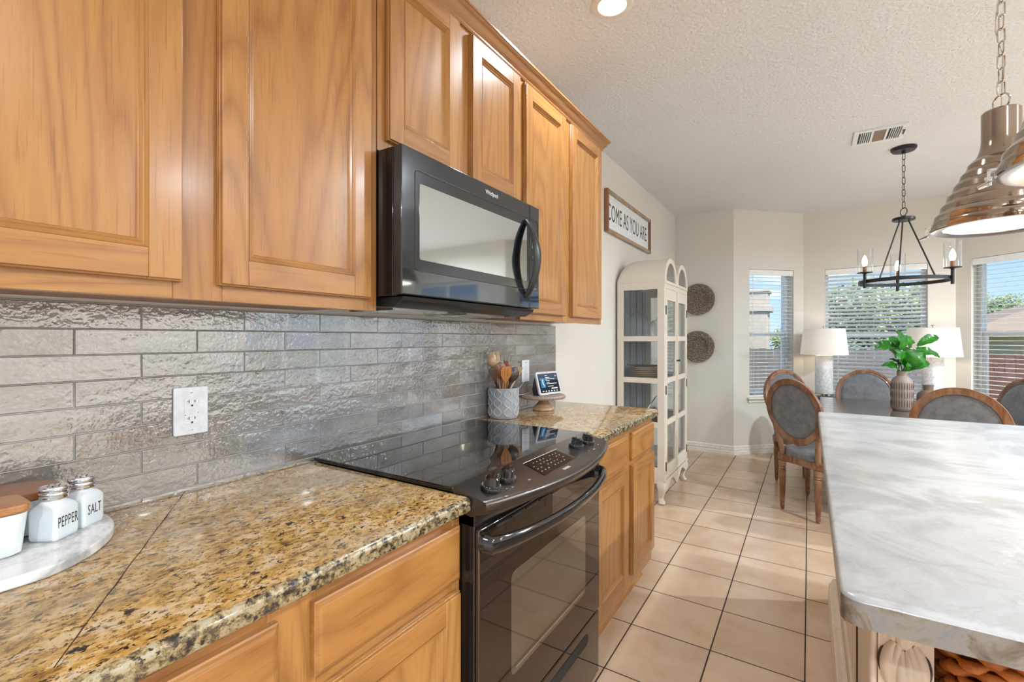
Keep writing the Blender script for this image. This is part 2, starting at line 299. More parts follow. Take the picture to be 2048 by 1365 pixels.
# ------------------------------------------------------------------ mesh helpers
def wloc(o):
    v=Vector((0,0,0))
    while o is not None: v+=o.location; o=o.parent
    return v
class MB:
    def __init__(s): s.v=[]; s.f=[]; s.m=[]
    def face(s,idx,m=0): s.f.append(idx); s.m.append(m)
    def add(s,vs,fs,m=0):
        b=len(s.v); s.v+= [Vector(p) for p in vs]
        for f in fs: s.face([b+i for i in f],m)
    def box(s,x0,x1,y0,y1,z0,z1,m=0):
        s.add([(x0,y0,z0),(x1,y0,z0),(x1,y1,z0),(x0,y1,z0),(x0,y0,z1),(x1,y0,z1),(x1,y1,z1),(x0,y1,z1)],
              [(3,2,1,0),(4,5,6,7),(0,1,5,4),(1,2,6,5),(2,3,7,6),(3,0,4,7)],m); return s
    def prism(s,poly,axis,a,b,m=0,mcap=None):
        n=len(poly)
        def P(p,t):
            return {'x':(t,p[0],p[1]),'y':(p[0],t,p[1]),'z':(p[0],p[1],t)}[axis]
        vs=[P(p,a) for p in poly]+[P(p,b) for p in poly]
        b0=len(s.v); s.v+=[Vector(q) for q in vs]
        for i in range(n): j=(i+1)%n; s.face([b0+i,b0+j,b0+n+j,b0+n+i],m)
        mc=m if mcap is None else mcap
        s.face([b0+i for i in range(n)][::-1],mc); s.face([b0+n+i for i in range(n)],mc); return s
    def lathe(s,prof,c=(0,0,0),n=32,m=0,caps=True,axis='z',ang0=0,fn=None):
        b0=len(s.v); k=len(prof)
        for i in range(n):
            a=ang0+2*PI*i/n
            for r,z in prof:
                rr=r if fn is None else fn(r,z,a)
                q={'z':(rr*math.cos(a),rr*math.sin(a),z),'x':(z,rr*math.cos(a),rr*math.sin(a)),'y':(rr*math.cos(a),z,rr*math.sin(a))}[axis]
                s.v.append(Vector(c)+Vector(q))
        for i in range(n):
            j=(i+1)%n
            for t in range(k-1): s.face([b0+i*k+t,b0+j*k+t,b0+j*k+t+1,b0+i*k+t+1],m)
        if caps:
            if prof[0][0]>1e-6: s.face([b0+i*k for i in range(n)][::-1],m)
            if prof[-1][0]>1e-6: s.face([b0+i*k+k-1 for i in range(n)],m)
        return s
    def tube(s,path,r,n=10,m=0,closed=False,flat=None):
        pts=[Vector(p) for p in path]; K=len(pts); b0=len(s.v)
        rs=r if isinstance(r,(list,tuple)) else [r]*K
        prev=None
        for i,p in enumerate(pts):
            if closed: t=(pts[(i+1)%K]-pts[i-1])
            else: t=(pts[min(i+1,K-1)]-pts[max(i-1,0)])
            t.normalize()
            if prev is None:
                u=t.cross(Vector((0,0,1)))
                if u.length<1e-3: u=t.cross(Vector((1,0,0)))
            else: u=prev-t*prev.dot(t)
            u.normalize(); prev=u; w=t.cross(u)
            for k in range(n):
                a=2*PI*k/n
                su,sw=(1,1) if flat is None else flat
                s.v.append(p+(u*math.cos(a)*su+w*math.sin(a)*sw)*rs[i])
        rng=K if closed else K-1
        for i in range(rng):
            j=(i+1)%K
            for k in range(n): l=(k+1)%n; s.face([b0+i*n+k,b0+i*n+l,b0+j*n+l,b0+j*n+k],m)
        if not closed:
            s.face([b0+k for k in range(n)][::-1],m); s.face([b0+(K-1)*n+k for k in range(n)],m)
        return s
    def sweep(s,path,prof,m=0,closed=False,up=Vector((0,0,1))):
        # prof: list of (a,b): a along side vector, b along up
        pts=[Vector(p) for p in path]; K=len(pts); n=len(prof); b0=len(s.v)
        for i,p in enumerate(pts):
            t=(pts[(i+1)%K]-pts[i-1]) if closed else (pts[min(i+1,K-1)]-pts[max(i-1,0)])
            t.normalize(); sd=t.cross(up).normalized(); uu=sd.cross(t)
            for a,b in prof: s.v.append(p+sd*a+uu*b)
        rng=K if closed else K-1
        for i in range(rng):
            j=(i+1)%K
            for k in range(n): l=(k+1)%n; s.face([b0+i*n+k,b0+i*n+l,b0+j*n+l,b0+j*n+k],m)
        if not closed:
            s.face([b0+k for k in range(n)][::-1],m); s.face([b0+(K-1)*n+k for k in range(n)],m)
        return s
    def torus(s,c,R,r,ax='z',n=24,k=8,m=0,sx=1,sy=1,rot=0):
        path=[]
        for i in range(n):
            a=2*PI*i/n; p=(R*sx*math.cos(a),R*sy*math.sin(a))
            q={'z':(p[0],p[1],0),'x':(0,p[0],p[1]),'y':(p[0],0,p[1])}[ax]
            q=Vector(q)
            if rot: q=Matrix.Rotation(rot,3,'Z')@q
            path.append(Vector(c)+q)
        return s.tube(path,r,k,m,True)
    def xf(s,mt,start=0):
        for i in range(start,len(s.v)): s.v[i]=mt@s.v[i]
        return s
    def build(s,name,mats,parent=None,org=None,bevel=0,seg=2,smooth=True,ang=35,weld=False):
        o0=wloc(parent) if parent is not None else Vector(org or (0,0,0))
        me=bpy.data.meshes.new(name); me.from_pydata([tuple(v-o0) for v in s.v],[],s.f)
        if not isinstance(mats,(list,tuple)): mats=[mats]
        for q in mats: me.materials.append(M[q] if isinstance(q,str) else q)
        me.polygons.foreach_set('material_index',s.m)
        bm=bmesh.new(); bm.from_mesh(me)
        if weld: bmesh.ops.remove_doubles(bm,verts=bm.verts,dist=1e-5)
        bmesh.ops.recalc_face_normals(bm,faces=bm.faces); bm.to_mesh(me); bm.free()
        if smooth:
            me.polygons.foreach_set('use_smooth',[True]*len(me.polygons)); me.set_sharp_from_angle(angle=math.radians(ang))
        me.update()
        o=bpy.data.objects.new(name,me); C.objects.link(o)
        if parent is not None: o.parent=parent
        else: o.location=o0
        if bevel:
            b=o.modifiers.new('bevel','BEVEL'); b.width=bevel; b.segments=seg; b.limit_method='ANGLE'; b.angle_limit=math.radians(40)
        return o
def tag(o,label,cat,group=None):
    o['label']=label; o['category']=cat
    if group: o['group']=group
    return o
def thing(name,loc,label,cat,group=None):
    o=bpy.data.objects.new(name,None); C.objects.link(o); o.location=loc; o.empty_display_size=.05; return tag(o,label,cat,group)
def struct(o): o['kind']='structure'; return o
def lab(o,l): o['label']=l; return o
def copy_tree(o,parent=None):
    c=o.copy(); C.objects.link(c)
    if parent is not None: c.parent=parent
    for ch in list(o.children): copy_tree(ch,c)
    return c
def text(name,s,size,m,parent,mw,ext=.0006,sx=1,space=1.0,align='CENTER'):
    cu=bpy.data.curves.new(name,'FONT'); cu.body=s; cu.size=size; cu.extrude=ext; cu.align_x=align; cu.align_y='CENTER'; cu.space_character=space; cu.offset=0
    to=bpy.data.objects.new(name+'_tmp',cu); C.objects.link(to)
    me=bpy.data.meshes.new_from_object(to.evaluated_get(bpy.context.evaluated_depsgraph_get())); bpy.data.objects.remove(to)
    o0=wloc(parent); me.transform(Matrix.Translation(-o0)@mw@Matrix.Diagonal((sx,1,1,1)))
    me.materials.clear(); me.materials.append(M[m]); me.name=name
    o=bpy.data.objects.new(name,me); C.objects.link(o); o.parent=parent; return o
def frame_mat(x,y,z,c):   # columns = local x,y,z axes
    return Matrix(((x[0],y[0],z[0],c[0]),(x[1],y[1],z[1],c[1]),(x[2],y[2],z[2],c[2]),(0,0,0,1)))
def rrect(x0,x1,y0,y1,r,n=5):
    o=[]
    for cx,cy,a0 in ((x1-r,y1-r,0),(x0+r,y1-r,PI/2),(x0+r,y0+r,PI),(x1-r,y0+r,1.5*PI)):
        for i in range(n+1): a=a0+PI/2*i/n; o.append((cx+r*math.cos(a),cy+r*math.sin(a)))
    return o
CZ=.920     # worktop height
CEIL=2.76

# ------------------------------------------------------------------ room shell
XR,YF,YB=5.3,-3.4,5.743
r2=math.sqrt(.5)
struct(MB().box(-.3,XR+.3,YF-.3,7.0,-.12,0).build('floor','floor'))
struct(MB().box(-.3,XR+.3,YF-.3,7.0,CEIL,CEIL+.15).build('ceiling','ceiling'))
struct(MB().box(-.16,0,YF-.16,YB+.16,0,CEIL).build('wall_left','wall'))
struct(MB().box(-.16,.6362,YB,YB+.16,0,CEIL).build('wall_back','wall'))
TH=.16
def local_wall(name,p,rot,length,op,z0=.64,z1=2.092):
    b=MB(); a,c=op
    b.box(0,a,0,TH,0,CEIL); b.box(c,length,0,TH,0,CEIL); b.box(a,c,0,TH,0,z0); b.box(a,c,0,TH,z1,CEIL)
    b.xf(Matrix.Translation((p[0],p[1],0))@Matrix.Rotation(rot,4,'Z')); return struct(b.build(name,'wall'))
DG=.929
BL=(.636,YB); BC=(1.290,6.400); BR=(2.604,6.400); BE=(2.604+DG*r2,6.400-DG*r2)
local_wall('wall_bay_left',BL,PI/4,DG,(.205,.797))
local_wall('wall_bay_center',BC,0,1.314,(.213,1.100))
local_wall('wall_bay_right',BR,-PI/4,DG,(.132,.724))

def wall_open(name,axis,pos,a0,a1,ops,th=.16,side=1):
    b=MB(); cur=a0
    def bx(p,q,z0,z1):
        if axis=='x': b.box(min(pos,pos+side*th),max(pos,pos+side*th),p,q,z0,z1)
        else: b.box(p,q,min(pos,pos+side*th),max(pos,pos+side*th),z0,z1)
    for (p,q,z0,z1) in ops:
        bx(cur,p,0,CEIL); bx(p,q,0,z0) if z0>0 else None; bx(p,q,z1,CEIL); cur=q
    bx(cur,a1,0,CEIL); return struct(b.build(name,'wall'))
wall_open('wall_right','x',XR,YF-.16,YB+.16,[(-3.0,-.4,.05,2.3),(3.5,5.3,.3,2.4)])
wall_open('wall_back_right','y',YB,BE[0],XR+.16,[(3.75,5.05,.3,2.2)],side=1)
wall_open('wall_front','y',YF,-.16,XR+.16,[(.8,3.0,.3,2.3),(3.5,5.0,.3,2.3)],side=-1)
# unseen windows beside and behind camera, some added for fill daylight (frames with glass)
def simple_window(name,axis,pos,p,q,z0,z1,sash=2):
    r=bpy.data.objects.new(name,None); C.objects.link(r); r.location=(pos,(p+q)/2,z0) if axis=='x' else ((p+q)/2,pos,z0); struct(r)
    b=MB(); g=MB()
    def bx(bb,u0,u1,w0,w1,t):
        if axis=='x': bb.box(pos-t,pos+t,u0,u1,w0,w1)
        else: bb.box(u0,u1,pos-t,pos+t,w0,w1)
    e=.05
    bx(b,p,p+e,z0,z1,.03); bx(b,q-e,q,z0,z1,.03); bx(b,p+e,q-e,z0,z0+e,.03); bx(b,p+e,q-e,z1-e,z1,.03)
    for i in range(1,sash): u=p+(q-p)*i/sash; bx(b,u-.025,u+.025,z0+e,z1-e,.025)
    bx(g,p+e,q-e,z0+e,z1-e,.003)
    b.build('window_frame','vinyl',r); g.build('window_pane','pane',r); return r
simple_window('window_4','x',XR+.08,-3.0,-.4,.05,2.3,3); simple_window('window_5','x',XR+.08,3.5,5.3,.3,2.4,3)  # the first window is added for fill daylight
simple_window('window_9','y',YB+.08,3.75,5.05,.3,2.2)
simple_window('window_7','y',YF-.08,.8,3.0,.3,2.3); simple_window('window_8','y',YF-.08,3.5,5.0,.3,2.3)  # added behind the camera to let fill daylight in

# baseboards: stepped profile along each wall
def baseboard(name,p,q,trim0=0,trim1=0):
    p=Vector((*p,0)); q=Vector((*q,0)); d=(q-p).normalized(); n=Vector((d.y,-d.x,0))   # room side on the right of p->q
    prof=[(0,0),(.016,0),(.016,.035),(.012,.040),(.014,.048),(.014,.066),(.009,.072),(.011,.080),(.009,.090),(.004,.098),(0,.100)]
    b=MB(); b.sweep([p+d*trim0,q-d*trim1],prof); return struct(b.build(name,'trim'))
baseboard('baseboard_left',(0.0,4.52),(0.0,YB),0,0); baseboard('baseboard_back',(0,YB),BL,.016,-.006)
baseboard('baseboard_bay_left',BL,BC,-.004,0); baseboard('baseboard_bay_center',BC,BR); baseboard('baseboard_bay_right',BR,BE)
baseboard('baseboard_back_right',BE,(XR,YB)); baseboard('baseboard_right',(XR,YB),(XR,YF))

# bay windows with sill, frame, panes; blinds are their own things
Z0,Z1=.64,2.092
def bay_window(i,p,rot,a,c,tilt,label,wand):
    Mx=Matrix.Translation((p[0],p[1],0))@Matrix.Rotation(rot,4,'Z')
    w=bpy.data.objects.new('window_%d'%i,None); C.objects.link(w); struct(w); w.location=Mx@Vector(((a+c)/2,.1,Z0))
    fr=MB(); e=.035; y0,y1=.085,.15
    fr.box(a,a+e,y0,y1,Z0,Z1); fr.box(c-e,c,y0,y1,Z0,Z1); fr.box(a+e,c-e,y0,y1,Z0,Z0+e); fr.box(a+e,c-e,y0,y1,Z1-e,Z1)
    fr.box(a+e,c-e,.095,.135,1.335,1.378); fr.box(a+e,a+e+.03,.10,.13,Z0+e,1.335); fr.box(c-e-.03,c-e,.10,.13,Z0+e,1.335); fr.box(a+e,c-e,.10,.13,Z0+e,Z0+e+.035)
    fr.xf(Mx); fr.build('window_frame','vinyl',w,bevel=.002)
    g=MB(); g.box(a+e,c-e,.118,.122,1.378,Z1-e); g.xf(Mx); g.build('window_pane','pane',w)
    g=MB(); g.box(a+e+.03,c-e-.03,.112,.116,Z0+e+.035,1.335); g.xf(Mx); g.build('window_pane','pane',w)
    s=MB(); s.box(a-.03,c+.03,-.04,.085,Z0-.022,Z0-.001); s.box(a-.02,c+.02,-.014,-.0005,Z0-.06,Z0-.022); s.xf(Mx); s.build('window_sill','trim',w,bevel=.003)
    b=thing('window_blind',Mx@Vector(((a+c)/2,.04,Z0)),label,'blind','white slatted blinds in the bay windows')
    hd=MB(); hd.box(a+.003,c-.003,.004,.016,Z1-.065,Z1-.003); hd.box(a+.006,c-.006,.016,.07,Z1-.05,Z1-.004); hd.xf(Mx); hd.build('valance','slat',b,bevel=.002)
    sl=MB(); z=Z1-.085
    while z>Z0+.03:
        k=len(sl.v); 
        prof=[(-.024,0),(-.012,.0016),(0,.0022),(.012,.0016),(.024,0),(.024,-.0022),(0,-.0004),(-.024,-.0022)]
        q=[(y*math.cos(tilt)-h*math.sin(tilt)+.043, z+y*math.sin(tilt)+h*math.cos(tilt)) for y,h in prof]
        sl.prism(q,'x',a+.008,c-.008); z-=.0425
    sl.xf(Mx); sl.build('slats','slat',b)
    br=MB(); br.box(a+.008,c-.008,.022,.064,Z0+.002,Z0+.018); br.xf(Mx); br.build('bottom_rail','slat',b,bevel=.002)
    cd_=MB(); wd=c-a
    for u in ((.12,.88) if wd<.7 else (.14,.5,.86)):
        for yy in (.018,.068): cd_.tube([(a+wd*u,yy,Z0+.01),(a+wd*u,yy,Z1-.06)],.0009,5)
    cd_.xf(Mx); cd_.build('cords','cord',b)
    if wand is not None:
        wn=MB(); wn.tube([(a+wd*wand,.0,Z1-.07),(a+wd*wand,-.004,1.28)],.003,6); wn.lathe([(.0,1.2),(.006,1.205),(.007,1.25),(.004,1.28),(0,1.285)],(a+wd*wand,-.004,0),10); wn.xf(Mx); wn.build('tilt_wand',M['slat'],b)
    return w
bay_window(1,BL,PI/4,.205,.797,0.02,'white blind on the narrow bay window nearest the white hutch','wand' and .07)
bay_window(2,BC,0,.213,1.100,math.radians(-24),'wide white blind on the central bay window behind the two table lamps',None)
bay_window(3,BR,-PI/4,.132,.724,0.02,'white blind on the right bay window at the photo edge',None)

# ------------------------------------------------------------------ backsplash (one mesh, each tile its own block)
def backsplash():
    b=MB(); tones=[]
    xt=.010; pitch=.0571; tl=.2398; g=.0011
    def tile(y0,y1,z0,z1):
        j=[random.uniform(-.0007,.0007) for _ in range(4)]; t=(random.random(),random.random(),random.random())
        c=.0012
        vs=[(.002,y0,z0),(.002,y1,z0),(.002,y1,z1),(.002,y0,z1),
            (xt-.0015,y0,z0),(xt-.0015,y1,z0),(xt-.0015,y1,z1),(xt-.0015,y0,z1),
            (xt+j[0],y0+c,z0+c),(xt+j[1],y1-c,z0+c),(xt+j[2],y1-c,z1-c),(xt+j[3],y0+c,z1-c)]
        b.add(vs,[(0,1,5,4),(1,2,6,5),(2,3,7,6),(3,0,4,7),(4,5,9,8),(5,6,10,9),(6,7,11,10),(7,4,8,11),(8,9,10,11)]); tones.extend([t]*12)
    for r in range(-1,8):
        zt=1.3275-(r-1)*pitch-pitch if r>=0 else 1.3275+pitch
        # row r: r=-1 is the row touching the cabinets
        top=1.3275+pitch-(r+1)*pitch; bot=top-pitch
        bot=max(bot,CZ-.004); top=min(top,1.386)
        if top-bot<.008: continue
        off=.3426 if r%2==0 else .3426+tl/2
        k=-8
        while True:
            y0=off+k*tl; y1=y0+tl; k+=1
            if y0>2.614: break
            a=max(y0,-1.2)+g; c=min(y1,2.614)-g
            if c-a<.006: continue
            tile(a,c,bot+g,top-g)
    me_o=b.build('wall_backsplash','tiles',org=(0,0,0),ang=25)
    at=me_o.data.color_attributes.new('tone','FLOAT_COLOR','POINT')
    for i,t in enumerate(tones): at.data[i].color=(*t,1)
    struct(me_o)
    struct(MB().box(.0005,.0072,-1.2,2.614,CZ-.004,1.386).build('trim_1','grout'))
backsplash()

# ------------------------------------------------------------------ cabinets
def door_mesh(b,y0,y1,z0,z1,xf,th=.019,st=.057):
    # stiles (vertical grain, slot 0) and rails (horizontal grain, slot 1), facing +x
    xb=xf-th; c=.0035
    def ch(a0,a1,w0,w1,mi,outs):
        b.box(xb,xf,a0,a1,w0,w1,mi)
    # outer edge profile: small step
    b.box(xb,xf-.0125,y0,y1,z0,z1,0); b.box(xf-.0125,xf-.006,y0,y0+st,z0,z1,0); b.box(xf-.0125,xf-.006,y1-st,y1,z0,z1,0); b.box(xf-.0125,xf-.006,y0+st,y1-st,z0,z0+st,1); b.box(xf-.0125,xf-.006,y0+st,y1-st,z1-st,z1,1)
    i0,i1,j0,j1=y0+c,y1-c,z0+c,z1-c
    b.box(xf-.0058,xf,i0,y0+st,j0,j1,0); b.box(xf-.0058,xf,y1-st,i1,j0,j1,0)
    b.box(xf-.0058,xf-.0001,y0+st,y1-st,j0,z0+st,1); b.box(xf-.0058,xf-.0001,y0+st,y1-st,z1-st,j1,1)
    # inner bead: two stepped ring frames sloping to the panel
    a0,a1,w0,w1=y0+st,y1-st,z0+st,z1-st
    steps=[(0,0),(.0035,-.0055),(.007,-.0045),(.0105,-.0095),(.014,-.0085),(.016,-.0118)]
    for k in range(len(steps)-1):
        (d0,h0),(d1,h1)=steps[k],steps[k+1]
        o=[(xf+h0,a0+d0,w0+d0),(xf+h0,a1-d0,w0+d0),(xf+h0,a1-d0,w1-d0),(xf+h0,a0+d0,w1-d0)]
        i=[(xf+h1,a0+d1,w0+d1),(xf+h1,a1-d1,w0+d1),(xf+h1,a1-d1,w1-d1),(xf+h1,a0+d1,w1-d1)]
        b.add(o+i,[(0,1,5,4),(2,3,7,6)],1); b.add(o+i,[(1,2,6,5),(3,0,4,7)],0)
    d=.016
    b.add([(xf-.0118,a0+d,w0+d),(xf-.0118,a1-d,w0+d),(xf-.0118,a1-d,w1-d),(xf-.0118,a0+d,w1-d)],[(0,1,2,3)],0)
def drawer_mesh(b,y0,y1,z0,z1,xf,th=.019):
    xb=xf-th
    pr=[(xb,0),(xf-.007,0),(xf-.0055,.003),(xf-.002,.006),(xf,.012)]
    def ring(k): x,d=pr[k]; return [(x,y0+d,z0+d),(x,y1-d,z0+d),(x,y1-d,z1-d),(x,y0+d,z1-d)]
    b.add(ring(0),[(3,2,1,0)],1)
    for k in range(4): b.add(ring(k)+ring(k+1),[(0,1,5,4),(1,2,6,5),(2,3,7,6),(3,0,4,7)],1)
    b.add(ring(4),[(0,1,2,3)],1)
OM=['oak_z','oak_y']
def upper(y0,y1,z0,doors,label,z1=2.425):
    t=thing('upper_cabinet',(0,(y0+y1)/2,z0),label,'cabinet','oak wall cabinets above the backsplash')
    b=MB(); b.box(.0005,.305,y0+.001,y1-.001,z0+.012,z1,0); b.build('carcass',['oak_dark'],t)
    f=MB(); x0,x1=.3052,.324
    ds=sorted(doors); ed=[y0+.0005]+[v for d in ds for v in (d[0]+.012,d[1]-.012)]+[y1-.0005]
    for k in range(0,len(ed),2): f.box(x0,x1,ed[k],ed[k+1],z0,z1,0)
    for d in ds: f.box(x0,x1-.0002,d[0]+.012,d[1]-.012,z0,d[2]+.012,1); f.box(x0,x1-.0002,d[0]+.012,d[1]-.012,d[3]-.012,z1,1)
    f.build('face_frame',OM,t,bevel=.0008,seg=1)
    for d in ds:
        q=MB(); door_mesh(q,d[0],d[1],d[2],d[3],.3435); q.build('door',OM,t,bevel=.0012,seg=2)
    return t
upper(-.93,-.016,1.383,[(-.90,-.50,1.415,2.39),(-.44,-.045,1.415,2.39)],'oak wall cabinet at the left edge, its doors mostly out of frame')
upper(-.014,.900,1.383,[(.022,.415,1.415,2.39),(.480,.869,1.415,2.39)],'large oak wall cabinet left of the microwave, oval grain on its door')
upper(.902,1.668,1.838,[(.931,1.251,1.872,2.39),(1.318,1.648,1.872,2.39)],'short oak wall cabinet directly above the black microwave')
upper(1.670,2.574,1.387,[(1.690,2.077,1.415,2.39),(2.146,2.540,1.415,2.39)],'oak wall cabinet right of the microwave, beside the framed sign')
# crown moulding with return at the end
def crown():
    b=MB(); prof=[(0,0),(.006,0),(.010,.006),(.010,.012),(.018,.020),(.026,.030),(.030,.040),(.036,.044),(.040,.050),(.044,.052),(.044,.060),(0,.060)]
    z=2.400; xs=.3245; ye=2.5745
    # straight run
    b.prism([(xs+a,z+c) for a,c in prof],'y',-.95,ye) 
    # mitred end piece along the cabinet side
    P=[(xs+a,ye,z+c) for a,c in prof]+[(xs+a,ye+a,z+c) for a,c in prof]+[(.002,ye+a,z+c) for a,c in prof]
    n=len(prof); fs=[]
    for k in range(n-1): fs+= [(k,k+1,n+k+1,n+k),(n+k,n+k+1,2*n+k+1,2*n+k)]
    b.add(P,fs)
    b.box(.002,xs,-.95,ye,2.4255,2.460)
    o=b.build('trim_2','oak_y',ang=25); struct(o)
crown()
def base_cab(y0,y1,fronts,label,toe=True):
    t=thing('base_cabinet',(0,(y0+y1)/2,0),label,'cabinet','oak base cabinets under the granite')
    b=MB(); b.box(.002,.600,y0+.001,y1-.001,.105,CZ-.042,0); b.build('carcass','oak_dark',t)
    f=MB(); x0,x1=.6005,.6205; zt=CZ-.0405
    ed=[y0+.0005]+[v for d in fronts for v in (d[0]+.012,d[1]-.012)]+[y1-.0005]
    for k in range(0,len(ed),2): f.box(x0,x1,ed[k],ed[k+1],.105,zt,0)
    for d in fronts:
        a,c=d[0]+.012,d[1]-.012
        f.box(x0,x1-.0002,a,c,.842,zt,1); f.box(x0,x1-.0002,a,c,.680,.737,1); f.box(x0,x1-.0002,a,c,.105,.182,1)
    f.build('face_frame',OM,t,bevel=.0008,seg=1)
    for d in fronts:
        q=MB(); drawer_mesh(q,d[0],d[1],.724,.854,.640); q.build('drawer',OM,t,ang=20)
        q=MB(); door_mesh(q,d[0],d[1],.170,.697,.640); q.build('door',OM,t,bevel=.0012)
    k=MB(); k.box(.50,.555,y0+.001,y1-.001,0,.1045); k.prism([(.555,0),(.572,0),(.570,.010),(.564,.018),(.555,.021)],'y',y0+.001,y1-.001); k.build('toe_kick','oak_y',t)
    return t
base_cab(-.93,-.016,[(-.90,-.50),(-.44,-.045)],'oak base cabinet at the left edge, out of frame under the granite')
base_cab(-.014,.900,[(.030,.428),(.492,.886)],'oak base cabinet left of the oven, under the near granite worktop')
base_cab(1.702,2.566,[(1.735,2.120),(2.195,2.556)],'oak base cabinet right of the oven, next to the white hutch')

# worktops
def worktop(y0,y1,label,endR=False):
    b=MB(); t=.040; r=.010
    prof=[(.0105,CZ-t),(.640,CZ-t),(.650,CZ-t+.004),(.655,CZ-.030),(.654,CZ-.018),(.656,CZ-.010),(.652,CZ-.003),(.644,CZ),(.0105,CZ)]
    n=len(prof); vs=[(x,y0,z) for x,z in prof]+[(x,y1,z) for x,z in prof]
    b.add(vs,[(i,(i+1)%n,n+(i+1)%n,n+i) for i in range(1,7)],1)
    b.add(vs,[(7,8,n+8,n+7),(8,0,n,n+8),(0,1,n+1,n)],0)
    b.add(vs,[tuple(range(n))[::-1],tuple(range(n,2*n))],1)
    o=b.build('granite_worktop',['granite','granite_edge'],org=(.3,(y0+y1)/2,CZ-t),weld=True,ang=50)
    return tag(o,label,'worktop')
worktop(-1.0,.9005,'near gold and brown speckled granite worktop carrying the marble tray')
worktop(1.7065,2.578,'far gold speckled granite worktop beyond the cooktop, under the utensil crock')
# dark mitre joint in the near worktop
sm=MB(); d=Vector((.548,-.354,0)).normalized(); nn=Vector((-d.y,d.x,0))*.0009; a=Vector((.014,.553,CZ+.0001)); e=Vector((.60,.173,CZ+.0001))
pts=[]; 
for i in range(25):
    p=a.lerp(e,i/24)+Vector((random.uniform(-.0008,.0008),random.uniform(-.0008,.0008),0)); pts.append(p)
for i in range(24):
    w=nn*random.uniform(.7,1.5); sm.add([pts[i]-w,pts[i+1]-w,pts[i+1]+w,pts[i]+w],[(0,1,2,3)])
struct(sm.build('trim_3','glaze'))

# ------------------------------------------------------------------ microwave
def microwave():
    y0,y1=.9035,1.6665; z0,z1=1.425,1.836
    t=thing('microwave',(0,(y0+y1)/2,z0),'black over the range microwave mounted between the oak wall cabinets','microwave')
    b=MB(); b.box(.012,.385,y0,y1,z0,z1-.001,0)
    b.build('body','black',t,bevel=.002)
    # bottom tray, sloped lip, filters
    q=MB(); q.prism([(.05,z0-.012),(.365,z0-.030),(.400,z0-.012),(.405,z0-.001),(.05,z0-.001)],'y',y0+.02,y1-.02)
    q.build('vent_base','black_satin',t,bevel=.001)
    q=MB(); q.box(.10,.30,y0+.08,y0+.33,z0-.033,z0-.024); q.box(.10,.30,y1-.33,y1-.08,z0-.033,z0-.024); q.build('grease_filter','chrome2',t)
    yd=1.590  # door / control split
    zb=z0+.002
    # door slab with rounded raised frame
    d=MB(); d.box(.386,.418,y0,yd-.0012,zb,z1,0)
    # lower glossy band (slot1) and recessed window
    d.add([(.4183,y0+.004,zb+.004),(.4183,yd-.004,zb+.004),(.4183,yd-.004,1.498),(.4183,y0+.004,1.498)],[(0,1,2,3)],1)
    dr=d.build('door',['mw_face','mw_gloss'],t,bevel=.003)
    w=MB(); w.prism(rrect(.972,1.566,1.530,1.745,.006),'x',.4183,.4192); w.build('door_window','mw_window',dr)
    w=MB()
    path=[(.4186,y,z) for y,z in rrect(.955,yd-.0015,1.498,1.780,.012)]
    for i in range(len(path)):
        a=Vector(path[i]); c=Vector(path[(i+1)%len(path)])
        if a.y>yd-.01 and c.y>yd-.01: continue
        w.tube([a,c],.0011,6)
    w.build('door_groove','slot',dr)
    # handle: curved bow
    h=MB(); path=[]
    for i in range(21):
        s=i/20; z=1.470+s*(1.765-1.470); bow=math.sin(PI*s); path.append((.420+.048*bow**.8,1.560+.004*bow,z))
    h.tube(path,[.011+.006*math.sin(PI*i/20) for i in range(21)],12,flat=(1.35,.75)); h.build('handle','black_satin',dr)
    k=MB(); k.box(.386,.418,yd+.0012,y1,zb,z1,0); k.add([(.4183,yd+.004,zb+.004),(.4183,y1-.004,zb+.004),(.4183,y1-.004,1.498),(.4183,yd+.004,1.498)],[(0,1,2,3)],1)
    cp=k.build('control_panel',['mw_face','mw_gloss'],t,bevel=.003)
    w=MB(); 
    w.box(.4183,.4190,yd+.016,y1-.016,1.665,1.700); w.build('display','mw_window',cp)
    for r in range(6):
        for c in range(3): w=MB(); w.box(.4183,.4187,yd+.017+c*.016,yd+.027+c*.016,1.510+r*.023,1.522+r*.023); w.build('button','black_satin',cp)
    w=MB(); pth=[(.4186,y,z) for y,z in [(yd+.002,1.780),(y1-.022,1.780),(y1-.012,1.768),(y1-.012,1.510),(y1-.022,1.498),(yd+.002,1.498)]]
    w.tube(pth,.0011,6); w.build('panel_groove','slot',cp)
    mw=frame_mat((0,1,0),(0,0,1),(1,0,0),(.4185,1.330,1.808))
    text('logo','Whirlpool',.021,'silver',t,mw,.0004,.85)
    rg=MB(); rg.torus((.4188,1.334,1.807),.009,.0007,'x',20,5,sy=.55); rg.build('logo_ring','silver',t)
microwave()

